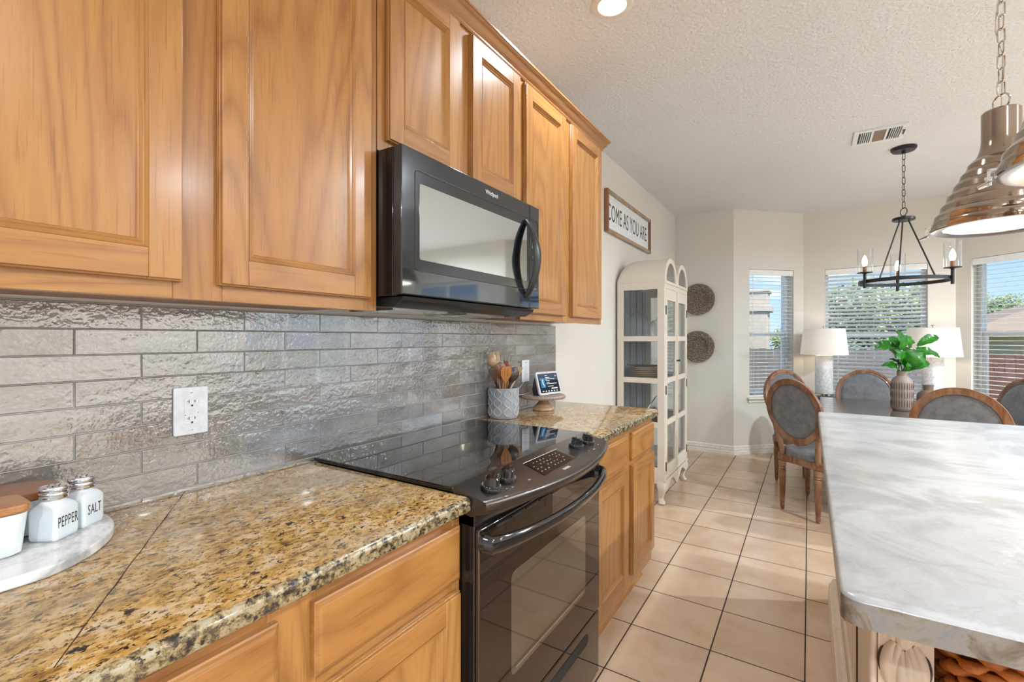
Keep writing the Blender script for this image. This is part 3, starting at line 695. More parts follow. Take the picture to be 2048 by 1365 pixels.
# ------------------------------------------------------------------ range
def kitchen_range():
    y0,y1=.9035,1.6985
    t=thing('kitchen_range',(.3,1.30,0),'black slide in electric range with glass cooktop and bowed handle','range')
    yd0,yd1=.906,1.674
    b=MB(); b.box(.03,.640,y0+.003,1.698,.02,.918,0); b.box(.60,.662,yd0,yd1+.002,.02,.880,0); b.box(.05,.10,1.0,1.05,0,.02); b.box(.05,.10,1.55,1.60,0,.02); b.box(.50,.55,1.0,1.05,0,.02); b.box(.50,.55,1.55,1.60,0,.02)
    b.build('body','black',t,bevel=.002)
    g=MB(); g.box(.035,.598,y0-.001,1.7245,.9215,.934); ct=g.build('cooktop','cooktop',t,bevel=.002)
    for (x,y,R) in ((.44,1.09,.115),(.17,1.09,.075),(.44,1.50,.080),(.17,1.50,.100)):
        for rr in ((R,) if R<.11 else (R,R*.66)):
            q=MB(); q.lathe([(rr-.0007,.93405),(rr-.0007,.9342),(rr+.0007,.9342),(rr+.0007,.93405)],(x,y,0),64,caps=False); q.build('burner_ring','ringmark',ct)
    # console: bowed front, sloping top
    def xb(y):
        s=(y-y0)/(y1-y0); return .700+.072*math.sin(PI*s)**.8
    c=MB(); n=28; ys=[y0+(y1-y0)*i/n for i in range(n+1)]
    xk=.598
    def sec(y):
        f=xb(y); return [(xk,.880),(f-.045,.872),(f-.008,.885),(f-.001,.900),(f,.908),(f-.003,.914),(f-.012,.917),(xk,.9375)]
    b0=[]
    for y in ys: b0.append([(x,y,z) for x,z in sec(y)])
    m_=len(b0[0])
    vs=[p for s_ in b0 for p in s_]; fs=[]
    for i in range(n):
        for k in range(m_): l=(k+1)%m_; fs.append((i*m_+k,i*m_+l,(i+1)*m_+l,(i+1)*m_+k))
    fs.append(tuple(range(m_))[::-1]); fs.append(tuple(n*m_+k for k in range(m_)))
    c.add(vs,fs); con=c.build('control_console','console_metal',t,ang=50)
    # lower bulge under the console
    c=MB(); vs=[];fs=[]
    for i,y in enumerate([yd0+(yd1-yd0)*j/n for j in range(n+1)]):
        s=i/n; f=.664+.058*math.sin(PI*s)**.9
        sec2=[(.60,.850),(.664,.848),(f*.6+.664*.4,.855),(f,.866),(f+.004,.874),(.60,.884)]
        vs+=[(x,y,z) for x,z in sec2]
    m_=6
    for i in range(n):
        for k in range(m_): l=(k+1)%m_; fs.append((i*m_+k,i*m_+l,(i+1)*m_+l,(i+1)*m_+k))
    fs.append(tuple(range(m_))[::-1]); fs.append(tuple(n*m_+k for k in range(m_)))
    c.add(vs,fs); c.build('console_skirt','console_metal',t,ang=60)
    # slope matrix for things on the console top
    def top(x,y,h=0): 
        z=.9375+(x-xk)*(.917-.9375)/(xb(y)-.012-xk); return Vector((x,y,z+h))
    sl=math.atan2(.0205,.12)
    for (x,y) in ((.668,.968),(.664,1.045),(.664,1.490),(.668,1.573)):
        k=MB(); k.lathe([(.0,0),(.026,0),(.027,.004),(.026,.009),(.021,.013),(.0205,.016),(.019,.030),(.015,.034),(0,.035)],n=28)
        k.box(-.0055,.0055,-.021,.021,.012,.037)
        k.xf(Matrix.Translation(top(x,y,.0002))@Matrix.Rotation(sl,4,'Y')@Matrix.Rotation(.5,4,'Z'))
        kn=k.build('knob','black',con,bevel=.0008)
        tk=MB()
        for i in range(14):
            a=i*2*PI/18+.6; tk.box(.0218,.0248,-.0009,.0009,.0106,.0116); st=len(tk.v)-8; tk.xf(Matrix.Rotation(a,4,'Z'),st)
        tk.xf(Matrix.Translation(top(x,y,.0006))@Matrix.Rotation(sl,4,'Y')); tk.build('dial_marks','silver',kn)
    # display window
    q=MB(); pts=[(.632,1.190),(.632,1.400),(.716,1.372),(.722,1.155)]
    vs=[top(x,y,.0004) for x,y in pts]; vs2=[top(x,y,.0016) for x,y in pts]
    q.add(vs+vs2,[(0,1,2,3),(7,6,5,4),(0,1,5,4),(1,2,6,5),(2,3,7,6),(3,0,4,7)]); ds=q.build('display','oven_glass',con)
    q=MB(); q.tube([top(.631,1.188,.0012),top(.631,1.402,.0012)],.0013,6); q.build('display_trim','silver',ds)
    for i in range(9):
        for j in range(4):
            if (i*7+j*3)%5==0: continue
            q=MB(); p=top(.650+j*.017,1.195+i*.0205-j*.006,.0018); q.box(p.x-.0013,p.x+.0013,p.y-.0028,p.y+.0028,p.z,p.z+.0003); q.build('button','device_white',ds)
    q=MB(); p=top(.738,1.262,.0003); q.box(p.x-.006,p.x+.004,p.y-.02,p.y+.02,p.z,p.z+.0012); q.build('badge','silver',con)
    for (x,y,w) in ((.716,.965,.005),(.706,1.095,.005),(.700,1.020,.003),(.694,1.0,.002),(.716,1.525,.005),(.700,1.60,.004),(.712,1.49,.003)):
        q=MB(); p=top(x,y,.0003); q.box(p.x-w*.6,p.x+w*.6,p.y-w,p.y+w,p.z,p.z+.0005); q.build('printed_mark','silver',con)
    # oven door
    d=MB(); d.box(.663,.676,yd0+.001,yd1-.001,.285,.842,0); od=d.build('oven_door',['oven_glass'],t,bevel=.004,seg=3)
    q=MB(); q.prism(rrect(1.050,1.540,.400,.680,.02),'x',.6763,.6768); q.build('oven_window','oven_window',od)
    q=MB()
    for i,(pp,qq) in enumerate(((.412,.424),)):
        q.box(.6769,.6771,1.075,1.52,pp,pp+.004)
    q.build('window_trim','chrome2',od)
    h=MB(); path=[]; rad=[]
    for i in range(33):
        s=i/32; y=.900+s*.772; o=math.sin(PI*s)**.55 if 0<s<1 else 0
        path.append((.682+.068*o,y+ (0.02 if i==0 else 0)-(0.02 if i==32 else 0),.808-.010*o)); rad.append(.013+.006*(abs(2*s-1)**4))
    h.tube(path,rad,14,flat=(.85,1.35)); h.lathe([(.0,.676),(.024,.676),(.020,.690),(0,.694)],(0,.925,.808),14,axis='x'); h.lathe([(.0,.676),(.024,.676),(.020,.690),(0,.694)],(0,1.648,.808),14,axis='x')
    h.build('handle','black',od)
    for i in range(9): v=MB(); v.box(.6765,.6790,.98+i*.075,1.03+i*.075,.826,.831); v.build('door_vent','slot',od)
    w=MB(); w.box(.663,.674,yd0+.002,yd1-.002,.045,.277,0); dw=w.build('storage_drawer','oven_glass',t,bevel=.004,seg=3)
    w=MB(); w.prism(rrect(1.06,1.57,.205,.245,.02),'x',.6743,.6752); w.build('drawer_grip','slot',dw)
kitchen_range()

# ------------------------------------------------------------------ outlets
def outlet(y,z,label,w=.079,h=.121):
    t=thing('wall_outlet',(.0115,y,z),label,'outlet')
    p=MB(); p.prism(rrect(y-w/2,y+w/2,z-h/2,z+h/2,.004),'x',.0112,.0165); pl=p.build('cover_plate','white_plastic',t,bevel=.0018)
    r=MB(); r.prism(rrect(y-.017,y+.017,z-.0335,z+.0335,.002),'x',.0166,.0178); rc=r.build('receptacle','white_plastic',t,bevel=.0006)
    s=MB()
    for zz in (z+.021,z-.022):
        s.box(.0179,.0181,y-.0065,y-.0050,zz-.001,zz+.0075); s.box(.0179,.0181,y-.0105,y-.0065,zz+.0025,zz+.0038); s.box(.0179,.0181,y+.0065,y+.0085,zz,zz+.0065)
        s.lathe([(0,.0179),(.0026,.0179),(.0026,.0181),(0,.0181)],(0,y+.001,zz-.0075),10,axis='x')
    s.lathe([(0,.0179),(.0012,.0179),(.0012,.0181),(0,.0181)],(0,y+.0145,z-.006),8,axis='x'); s.lathe([(0,.0179),(.0012,.0179),(.0012,.0181),(0,.0181)],(0,y-.0145,z-.010),8,axis='x')
    s.build('sockets','slot',t)
    s=MB(); s.box(.0179,.0190,y-.006,y+.008,z-.0075,z+.0075); s.build('test_buttons','white_plastic',t,bevel=.0005)
    for zz in (z+.048,z-.048): s=MB(); s.lathe([(0,.0166),(.003,.0166),(.0028,.0174),(0,.0176)],(0,y,zz),12,axis='x'); s.build('screw','chrome2',t)
    return t
outlet(.566,1.122,'white wall outlet on the grey tiles above the near worktop')
outlet(2.235,1.125,'white wall outlet behind the utensils and the smart display')

# ------------------------------------------------------------------ tray set
TX,TY,TR=.145,.165,.165
def smooth_closed(pts,n=6):
    K=len(pts); o=[]
    for i in range(K):
        p0,p1,p2,p3=[Vector(pts[(i+j-1)%K]) for j in range(4)]
        for k in range(n):
            t=k/n; o.append(tuple(.5*((2*p1)+(-p0+p2)*t+(2*p0-5*p1+4*p2-p3)*t*t+(-p0+3*p1-3*p2+p3)*t**3)))
    return o
tray_pts=[(.314,.18),(.311,.238),(.281,.289),(.236,.330),(.177,.360),(.105,.369),(.055,.355),(.024,.315),(.016,.25),(.016,.10),(.026,.03),(.07,-.02),(.15,-.035),(.235,-.01),(.288,.05),(.31,.115)]
tp=smooth_closed(tray_pts)
b=MB(); b.prism(tp,'z',CZ+.0005,.9385); tray=tag(b.build('marble_tray','tray_marble',org=(.15,.165,CZ),bevel=.003,seg=3),'white marble tray on the near worktop holding shakers and wooden lidded jars','tray')
TZ=.939
def shaker(x,y,word,label):
    t=thing('shaker_jar',(x,y,TZ),label,'shaker','salt and pepper shakers on the marble tray')
    rot=math.radians(35.6); Mx=Matrix.Translation((x,y,TZ))@Matrix.Rotation(rot,4,'Z')
    b=MB(); prof=[]; n=0
    levels=[(.0225,0,.004),(.0245,.003,.006),(.025,.008,.006),(.025,.054,.006),(.0235,.060,.010),(.020,.0655,.014),(.0175,.068,.0174),(.0172,.078,.0171)]
    rings=[]
    for h,z,r in levels:
        rings.append([(px,py,z) for px,py in rrect(-h,h,-h,h,min(r,h*.995),5)])
    K=len(rings[0]); vs=[p for q in rings for p in q]; fs=[]
    for i in range(len(rings)-1):
        for k in range(K): l=(k+1)%K; fs.append((i*K+k,i*K+l,(i+1)*K+l,(i+1)*K+k))
    fs.append(tuple(range(K))[::-1]); fs.append(tuple((len(rings)-1)*K+k for k in range(K))); b.add(vs,fs)
    b.xf(Mx); b.build('jar','milk',t,ang=50)
    c=MB(); c.lathe([(.0182,.072),(.0205,.0722),(.0212,.075),(.0200,.077),(.0212,.079),(.0212,.083),(.0198,.085),(.0208,.087),(.0208,.092),(.0195,.0945),(.0,.096)],n=28); c.xf(Mx); cap=c.build('metal_cap','chrome2',t)
    h=MB()
    for i in range(6): a=i*PI/3; h.lathe([(0,.0956),(.0012,.0956),(.0012,.0962),(0,.0962)],(.009*math.cos(a),.009*math.sin(a),0),6)
    h.xf(Mx); h.build('shaker_holes','slot',cap)
    # lettering on the face turned to the room
    nx=Vector((math.cos(rot),math.sin(rot),0)); ux=Vector((-math.sin(rot),math.cos(rot),0))
    cpt=Vector((x,y,TZ+.031))+nx*.0252
    text('lettering',word,.0275,'ink',t,frame_mat(ux,(0,0,1),nx,cpt),.0001,.44 if len(word)>4 else .48,1.12)
shaker(.166,.274,'PEPPER','square milk glass shaker with the word PEPPER')
shaker(.131,.322,'SALT','square milk glass shaker with the word SALT')
# lidded containers
t=thing('lidded_container',(.18,.175,TZ),'white square tapered container with flat acacia wood lid','container')
b=MB(); lv=[(.036,0,.014),(.041,.004,.016),(.046,.065,.018),(.0465,.071,.018)]; rings=[[(px+.18,py+.175,TZ+z) for px,py in rrect(-h*.9,h*.9,-h*1.22,h*1.22,r,5)] for h,z,r in lv]
K=len(rings[0]); vs=[p for q in rings for p in q]; fs=[]
for i in range(len(rings)-1):
    for k in range(K): l=(k+1)%K; fs.append((i*K+k,i*K+l,(i+1)*K+l,(i+1)*K+k))
fs.append(tuple(range(K))[::-1]); fs.append(tuple((len(rings)-1)*K+k for k in range(K))); b.add(vs,fs); b.build('container_body','white_ceramic',t,ang=50)
b=MB(); b.prism([(p+.18,q+.175) for p,q in rrect(-.043,.043,-.060,.060,.016)],'z',TZ+.0715,TZ+.087); b.build('wood_lid','acacia',t,bevel=.004,seg=3)
t=thing('lidded_canister',(.079,.243,TZ),'round white canister with dark wooden lid against the tiles','container')
b=MB(); b.lathe([(.044,TZ),(.050,TZ+.004),(.054,TZ+.03),(.056,TZ+.066)],(.079,.243,0),36); b.build('canister_body','white_ceramic',t)
b=MB(); b.lathe([(.0,TZ+.0665),(.058,TZ+.0665),(.0605,TZ+.069),(.0605,TZ+.078),(.058,TZ+.081),(0,TZ+.082)],(.079,.243,0),40); b.build('wood_lid','acacia_d',t)

# ------------------------------------------------------------------ utensil crock
cx,cy_,cr=.086,1.905,.073
t=thing('utensil_crock',(cx,cy_,CZ),'grey concrete crock with raised wavy lattice, full of wooden utensils','crock')
b=MB(); b.lathe([(0,CZ+.004),(.060,CZ+.0005),(.066,CZ+.002),(.071,CZ+.012),(cr,CZ+.022),(cr,CZ+.144),(.0715,CZ+.147),(.068,CZ+.147),(.066,CZ+.143),(.065,CZ+.02),(0,CZ+.018)],(cx,cy_,0),64,caps=False); b.build('crock_body','crock',t)
b=MB(); ncol=9
for k in range(ncol*2):
    s=1 if k%2==0 else -1; path=[]
    for i in range(37):
        z=CZ+.014+.128*i/36; ph=2*PI*(i/36)*1.5
        a=(k//2)*2*PI/ncol+s*.26*math.sin(ph)*1.0+(0 if s>0 else 0)
        rr=cr+.0008-(.004 if i==0 else 0); path.append((cx+rr*math.cos(a),cy_+rr*math.sin(a),z))
    b.tube(path,.0021,6)
b.build('raised_lattice','crock_hi',t)
CT=CZ+.147
def utensil(kind,dx,dy,tipl,tipz,m,label,rot=0,wd=.03,depth=0.0):
    # leaning from inside the crock; tip offset along (lateral) world direction, height above rim
    base=Vector((cx-dx*.6,cy_-dy*.6,CZ+.024)); rim=Vector((cx+dx*.45,cy_+dy*.45,CT))
    d=(Vector((cx+dx,cy_+dy,CT+tipz))-rim).normalized(); ln=(Vector((cx+dx,cy_+dy,CT+tipz))-rim).length
    base=rim-d*.105; tip=rim+d*ln
    side=Vector((math.cos(rot),math.sin(rot),0)); side=(side-d*side.dot(d)).normalized(); nr=d.cross(side)
    b=MB(); tot=(tip-base).length; hl=tot-.085
    b.tube([base,base+d*hl*.5,base+d*(hl+.008)],[.0055,.0052,.0065],10)
    def outline(fr,w):  # points along head
        return [base+d*(hl+.0)+d*(.085*f)+side*(w*q) for f,q in fr]
    if kind in('spatula','slotted','fork','spoon','scraper'):
        prof={'spatula':[(0,.18),(.25,.5),(.55,.95),(.85,1),(1,.8)],'slotted':[(0,.2),(.3,.65),(.5,.98),(.8,1),(.95,.9),(1,.6)],'fork':[(0,.2),(.3,.6),(.5,.8),(1,.75)],'spoon':[(0,.2),(.15,.45),(.35,.85),(.6,1),(.85,.75),(1,.15)],'scraper':[(0,.2),(.3,.5),(.7,.8),(1,.62)]}[kind]
        n=14; th=.004; rows=[]
        for i in range(n+1):
            f=i/n
            for (a,b1),(c,d1) in zip(prof,prof[1:]):
                if a<=f<=c+1e-9: w=b1+(d1-b1)*(f-a)/(c-a+1e-9)
            rows.append((f,w*wd))
        def cup(f,q): return -.012*math.sin(PI*min(1,f*1.05))*(1-q*q) if kind=='spoon' else -.004*math.sin(PI*f)
        slots={'slotted':(-.42,.42),'fork':(-.5,0,.5)}.get(kind,())
        qs=[-1,-.6,-.54,-.3,-.24,0,.24,.3,.54,.6,1] if slots else [-1,-.75,-.4,0,.4,.75,1]
        if kind=='fork': qs=[-1,-.45,-.35,-.05,.05,.35,.45,1]
        K=len(qs)
        def hole(f,q0,q1):
            m=(q0+q1)/2
            if kind=='slotted': return abs(abs(m)-.27)<.06 and .42<f<.85
            if kind=='fork': return (abs(m)<.04 or abs(abs(m)-.4)<.04) and f>.45
            return False
        vs=[];fs=[]
        for layer in (th/2,-th/2):
            for f,w in rows:
                for q in qs: vs.append(base+d*(hl+.085*f)+side*(w*q)+nr*(layer+cup(f,q)))
        o=(n+1)*K
        for i in range(n):
            for k in range(K-1):
                f=(rows[i][0]+rows[i+1][0])/2
                if hole(f,qs[k],qs[k+1]): continue
                a=i*K+k; fs.append((a,a+1,a+K+1,a+K)); fs.append((o+a,o+a+K,o+a+K+1,o+a+1))
                # side walls next to holes and borders
                if k==0 or hole(f,qs[k-1],qs[k]): fs.append((a,a+K,o+a+K,o+a))
                if k==K-2 or hole(f,qs[k+1],qs[k+2]): fs.append((a+1,o+a+1,o+a+K+1,a+K+1))
        for k in range(K-1): fs.append((k,k+1,o+k+1,o+k)) ; a=n*K+k; fs.append((a,a+1,o+a+1,o+a))
        b.add(vs,fs)
    o=b.build('wooden_utensil',m,org=base,ang=50); tag(o,label,'utensil','wooden utensils in the grey crock'); return o
# (dx,dy) tip offset from crock centre in x and y
utensil('spatula',-.005,-.098,0,.100,'sp_dark','dark walnut spatula leaning furthest left in the crock',rot=1.2,wd=.018)
utensil('spoon',-.045,-.048,0,.172,'sp_pale','pale wooden spoon standing tallest at the back left of the crock',rot=.8,wd=.024)
utensil('fork',-.045,-.004,0,.176,'sp_pale','pale wooden fork with three slits beside the tallest spoon',rot=.9,wd=.020)
utensil('spoon',.005,-.040,0,.125,'sp_mid','round reddish brown spoon behind the orange slotted spatula',rot=1.0,wd=.034)
utensil('slotted',.030,-.022,0,.105,'sp_orange','orange bamboo slotted spatula at the front of the crock',rot=1.0,wd=.028)
utensil('spoon',.0,.044,0,.118,'sp_mid','grooved brown spoon just behind the large round dark spoon',rot=1.0,wd=.024)
utensil('spoon',.040,.050,0,.098,'sp_dark','large round dark brown spoon right of the slotted spatula',rot=1.0,wd=.031)
utensil('scraper',-.030,.070,0,.125,'sp_mid','brown flat spatula tip showing behind the round dark spoon',rot=.9,wd=.015)
utensil('scraper',.030,.112,0,.095,'sp_pale','pale and brown spatula leaning furthest right toward the display',rot=.6,wd=.019)
utensil('spatula',-.02,.03,0,.05,'sp_pale','short pale handle low between the two brown spoons',rot=1.0,wd=.010)

# ------------------------------------------------------------------ cake stand and smart display
sx_,sy_=.134,2.225
t=thing('cake_stand',(sx_,sy_,CZ),'turned wooden pedestal cake stand with beaded rim beside the crock','cake stand')
b=MB(); b.lathe([(0,CZ+.0005),(.056,CZ+.0005),(.059,CZ+.004),(.058,CZ+.012),(.054,CZ+.018),(.047,CZ+.021),(.045,CZ+.026),(.034,CZ+.036),(.027,CZ+.046),(.027,CZ+.056),(.034,CZ+.063)],(sx_,sy_,0),40); b.build('pedestal','cake_wood',t)
b=MB(); b.lathe([(0,CZ+.063),(.112,CZ+.064),(.116,CZ+.068),(.1165,CZ+.078),(.114,CZ+.082),(.106,CZ+.083),(.104,CZ+.081),(0,CZ+.081)],(sx_,sy_,0),56,caps=False); pl=b.build('plate','cake_top',t)
b=MB()
for i in range(64):
    a=i*2*PI/64; b.lathe([(0,-.0042),(.003,-.003),(.0042,0),(.003,.003),(0,.0042)],(sx_+.1175*math.cos(a),sy_+.1175*math.sin(a),CZ+.073),7,caps=False)
b.build('beading','cake_top',pl)
PZ=CZ+.0815
t=thing('smart_display',(.12,2.26,PZ),'smart display with lit screen standing on the wooden cake stand','display')
O=Vector((.150,2.160,PZ+.002)); ux=Vector((.042,.169,0)).normalized(); nz=Vector((ux.y,-ux.x,0)); lean=math.radians(17)
up=(Vector((0,0,1))*math.cos(lean)-nz*math.sin(lean)); nf=nz*math.cos(lean)+Vector((0,0,1))*math.sin(lean)
FM=frame_mat(ux,up,nf,O)
Wd,Hd=.178,.128
b=MB(); b.prism(rrect(0,Wd,0,Hd,.012),'z',-.012,0); b.xf(FM); pn=b.build('front_panel','device_white',t,bevel=.002)
b=MB(); b.prism(rrect(.011,Wd-.011,.012,Hd-.012,.003),'z',.0003,.0008); b.xf(FM); scn=b.build('screen','screen_dark',t)
b=MB(); b.prism(rrect(.012,Wd-.012,Hd-.05,Hd-.013,.002),'z',.0009,.0010); b.xf(FM); b.build('screen_top','screen',scn)
b=MB(); b.box(.024,.058,.040,.092,.0011,.0014); b.xf(FM); b.build('screen_picture','screen_blue',scn)
b=MB(); 
for i,(x0,x1,y) in enumerate([(.066,.098,.092),(.066,.140,.084),(.066,.098,.075),(.070,.096,.066),(.066,.150,.058),(.074,.120,.044)]): b.box(x0,x1,y,y+.0030,.0011,.0014)
b.box(.100,.150,.030,.0365,.0011,.0014); b.box(.038,.044,.058,.084,.0015,.0018); b.box(.043,.047,.046,.060,.0015,.0018)
for i in range(6): b.box(.026+i*.022,.036+i*.022,.017,.0225,.0011,.0014)
b.box(.066,.084,.104,.1065,.0011,.0014); b.box(.148,.154,.098,.105,.0011,.0014)
b.xf(FM); b.build('screen_text','screen_white',scn)
b=MB(); b.lathe([(0,.0003),(.002,.0003),(.002,.0008),(0,.0008)],(Wd/2,Hd-.006,0),10); b.xf(FM); b.build('camera_dot','slot',t)
b=MB(); vs=[]; rings=[]
for f,(x0,x1,z0,z1) in ((-.0125,(.006,Wd-.006,.006,Hd-.012)),(-.04,(.012,Wd-.012,.003,.092)),(-.070,(.022,Wd-.022,.006,.056)),(-.084,(.036,Wd-.036,.010,.034))):
    rings.append([(p,q,f) for p,q in rrect(x0,x1,z0,z1,min(.012,(z1-z0)/2.2),4)])
K=len(rings[0]); vs=[p for q in rings for p in q]; fs=[]
for i in range(3):
    for k in range(K): l=(k+1)%K; fs.append((i*K+k,i*K+l,(i+1)*K+l,(i+1)*K+k))
fs.append(tuple(range(K))[::-1]); fs.append(tuple(3*K+k for k in range(K))); b.add(vs,fs); b.xf(FM)
for v in b.v: v.z=max(v.z,PZ+.0012); v.x=max(v.x,.016)
b.build('speaker_body','fabric_dark',t,ang=60)
b=MB(); b.tube([(.05,2.235,PZ+.004),(.045,2.18,PZ+.004),(.055,2.15,PZ+.004),(.05,2.125,PZ+.005),(.022,2.112,PZ+.002),(.020,2.13,1.02),(.020,2.20,1.06),(.020,2.233,1.095)],.0018,7)
b.build('power_cord','white_plastic',t)

# ------------------------------------------------------------------ framed sign
t=thing('wall_sign',(0,4.04,2.14),'long framed sign reading COME AS YOU ARE on the left wall','sign')
y0,y1,z0,z1=3.452,4.628,2.143,2.478
b=MB(); b.box(.004,.030,y0+.03,y1-.03,z0,z0+.028,0); b.box(.004,.030,y0+.03,y1-.03,z1-.028,z1,0); b.box(.003,.032,y0,y0+.030,z0,z1,1); b.box(.003,.032,y1-.030,y1,z0,z1,1); b.build('frame',['sign_frame','sign_frame_z'],t,bevel=.001)
b=MB(); b.box(.002,.012,y0+.03,y1-.03,z0+.028,z1-.028); b.build('board','sign_white',t)
text('lettering','COME AS YOU ARE',.19,'sign_ink',t,frame_mat((0,1,0),(0,0,1),(1,0,0),(.0125,(y0+y1)/2-.022,(z0+z1)/2-.004)),.0004,.62,1.03)

# ------------------------------------------------------------------ hutch
def hutch():
    y0,y1,x0,x1=3.70,4.50,.018,.400; zb,zs=.185,1.755; ym=(y0+y1)/2
    t=thing('display_hutch',(.2,ym,0),'tall white double arched glass hutch against the left wall','cabinet')
    ZR=[(1.325,1.695),(.992,1.283),(.645,.950),(.290,.602)]
    b=MB()
    # side panels: stiles and rails round the openings
    for (ya,yb) in ((y0,y0+.020),(y1-.020,y1)):
        b.box(x0,x0+.052,ya,yb,zb,zs); b.box(x1-.055,x1,ya,yb,zb,zs)
        zz=[zs]+[v for r in ZR for v in (r[1],r[0])]+[zb]
        for k in range(0,len(zz),2): b.box(x0+.052,x1-.055,ya,yb,zz[k+1],zz[k])
    b.box(x0,x1-.021,y0+.02,y1-.02,zb,zb+.02)
    b.box(x1-.0205,x1,y0+.02,y0+.036,zb,zs-.0142); b.box(x1-.0205,x1,y1-.036,y1-.02,zb,zs-.0142); b.box(x1-.0205,x1,y0+.036,y1-.036,1.703,zs-.0142); b.box(x1-.0205,x1,y0+.036,y1-.036,zb,.235)
    # vaults
    for yc in (y0+.2,y1-.2):
        n=18; xs=[x0,x0+.012,x0+.03,x0+.055,x0+.085,x0+.11,x1]
        def R(x,rad):
            d=max(0,(x0+.11-x)/.11); return rad*(.45+.55*math.sqrt(max(0,1-d*d)))
        for rad in (.2,):
            vs=[];fs=[]
            for lay in (0,.014):
                for x in xs:
                    for i in range(n+1):
                        a=PI*i/n; vs.append((x,yc+(rad-lay)*math.cos(a),zs+(R(x,rad)-lay)*math.sin(a)))
            K=n+1; o=len(xs)*K
            for q in range(len(xs)-1):
                for i in range(n):
                    a=q*K+i; fs.append((a,a+1,a+K+1,a+K)); fs.append((o+a,o+a+K,o+a+K+1,o+a+1))
            q=len(xs)-1
            for i in range(n): a=q*K+i; fs.append((a,a+1,o+a+1,o+a)); a=i; fs.append((a,a+1,o+a+1,o+a))
            b.add(vs,fs)
        # front arch ring
        vs=[];fs=[]
        for x in (x1-.016,x1+.004):
            for rad in (.2005,.152):
                for i in range(n+1): a=PI*i/n; vs.append((x,yc+rad*math.cos(a),zs+rad*math.sin(a)*(1 if rad>.19 else 1.0)+(.0 if rad>.19 else .008)))
        K=n+1
        for i in range(n):
            fs+=[(i,i+1,K+i+1,K+i),(2*K+i,3*K+i,3*K+i+1,2*K+i+1),(i,2*K+i,2*K+i+1,i+1),(K+i,K+i+1,3*K+i+1,3*K+i)]
        fs+=[(0,K,3*K,2*K),(n,2*K+n,3*K+n,K+n)]
        b.add(vs,fs)
        b.box(x1-.016,x1+.0042,yc-.2004,yc+.2004,zs-.014,zs+.010)
        b.prism([(yc+.198*math.cos(PI*i/18),zs+.088*math.sin(PI*i/18)) for i in range(19)],'x',x0+.0005,x0+.006)
    # scalloped apron
    def apron(a0,a1,fn,ax,pa,pb):
        n=28; po=[(a0+(a1-a0)*i/n, fn(i/n)) for i in range(n+1)]
        poly=[(a0,zb+.012)]+po+[(a1,zb+.012)]
        b.prism(poly,ax,pa,pb)
    f1=lambda s: .135+.032*math.cos(2*PI*s*2)*-1+(.0) -.02*math.exp(-((s-.5)/.08)**2)
    apron(y0+.045,y1-.045,f1,'x',x1-.012,x1+.006)
    apron(x0+.05,x1-.05,lambda s:.15+.015*math.cos(2*PI*s),'y',y0+.002,y0+.018)
    b.box(x1,x1+.008,y0-.002,y1+.002,zb-.004,zb+.012)
    b.build('carcass','hutch',t,bevel=.0012,seg=1,ang=40)
    # cabriole legs
    for (lx,ly,sx,sy) in ((x1-.035,y0+.036,1,-1),(x1-.035,y1-.036,1,1),(x0+.04,y0+.036,-.2,-1),(x0+.04,y1-.036,-.2,1)):
        l=MB(); P=[(.0,.186,.036),(.010,.150,.037),(.012,.115,.031),(.004,.080,.023),(-.003,.050,.018),(.002,.028,.020),(.010,.012,.024),(.008,.0,.018)]
        rings=[]
        for o_,z,h in P:
            ox,oy=o_*sx,o_*sy; rings.append([(lx+ox+p,ly+oy+q,z) for p,q in rrect(-h,h,-h,h,h*.45,3)])
        K=len(rings[0]); vs=[p for q in rings for p in q]; fs=[]
        for i in range(len(rings)-1):
            for k in range(K): m_=(k+1)%K; fs.append((i*K+k,i*K+m_,(i+1)*K+m_,(i+1)*K+k))
        fs.append(tuple(range(K))); fs.append(tuple((len(rings)-1)*K+k for k in range(K))); l.add(vs,fs); l.build('leg','hutch',t,ang=60)
    # doors
    for i,(a,c) in enumerate(((y0+.0375,ym-.0015),(ym+.0015,y1-.0375))):
        d=MB(); xa,xb=x1-.018,x1+.002; s=.046; za,zt=.237,1.701
        d.box(xa,xb,a,a+s,za,zt); d.box(xa,xb,c-s,c,za,zt); zz=[zt]+[v for r in [(1.325,1.612),(.992,1.283),(.657,.950),(.298,.616)] for v in (r[1],r[0])]+[za]
        for k in range(0,len(zz),2): d.box(xa,xb,a+s,c-s,zz[k+1],zz[k])
        dr=d.build('glass_door','hutch',t,bevel=.0015)
        g=MB(); 
        for r in [(1.325,1.612),(.992,1.283),(.657,.950),(.298,.616)]: g.box(x1-.010,x1-.007,a+s,c-s,r[0],r[1])
        g.build('door_panes','hutch_glass',dr)
        k=MB(); ky=(c-.016) if i==0 else (a+.016); k.lathe([(.004,0),(.003,.010),(.008,.014),(.009,.019),(.005,.023),(0,.024)],n=14); k.xf(Matrix.Translation((xb,ky,1.12))@Matrix.Rotation(PI/2,4,'Y')); k.build('knob','iron',dr)
        h=MB()
        for z in (1.53,.90,.30): yy=(a-.003) if i==0 else (c+.003); h.tube([(x1+.004,yy,z-.035),(x1+.004,yy,z+.035)],.004,8)
        h.build('hinges','iron',dr)
    if True:
        m_=MB(); m_.box(x1+.0022,x1+.010,ym-.013,ym+.013,.237,1.70); m_.build('centre_stile','hutch',t,bevel=.002)
    for r in ZR:
        for ya in (y0+.008,y1-.011): g=MB(); g.box(x0+.045,x1-.050,ya,ya+.003,r[0]-.004,r[1]+.004); g.build('side_pane','hutch_glass',t)
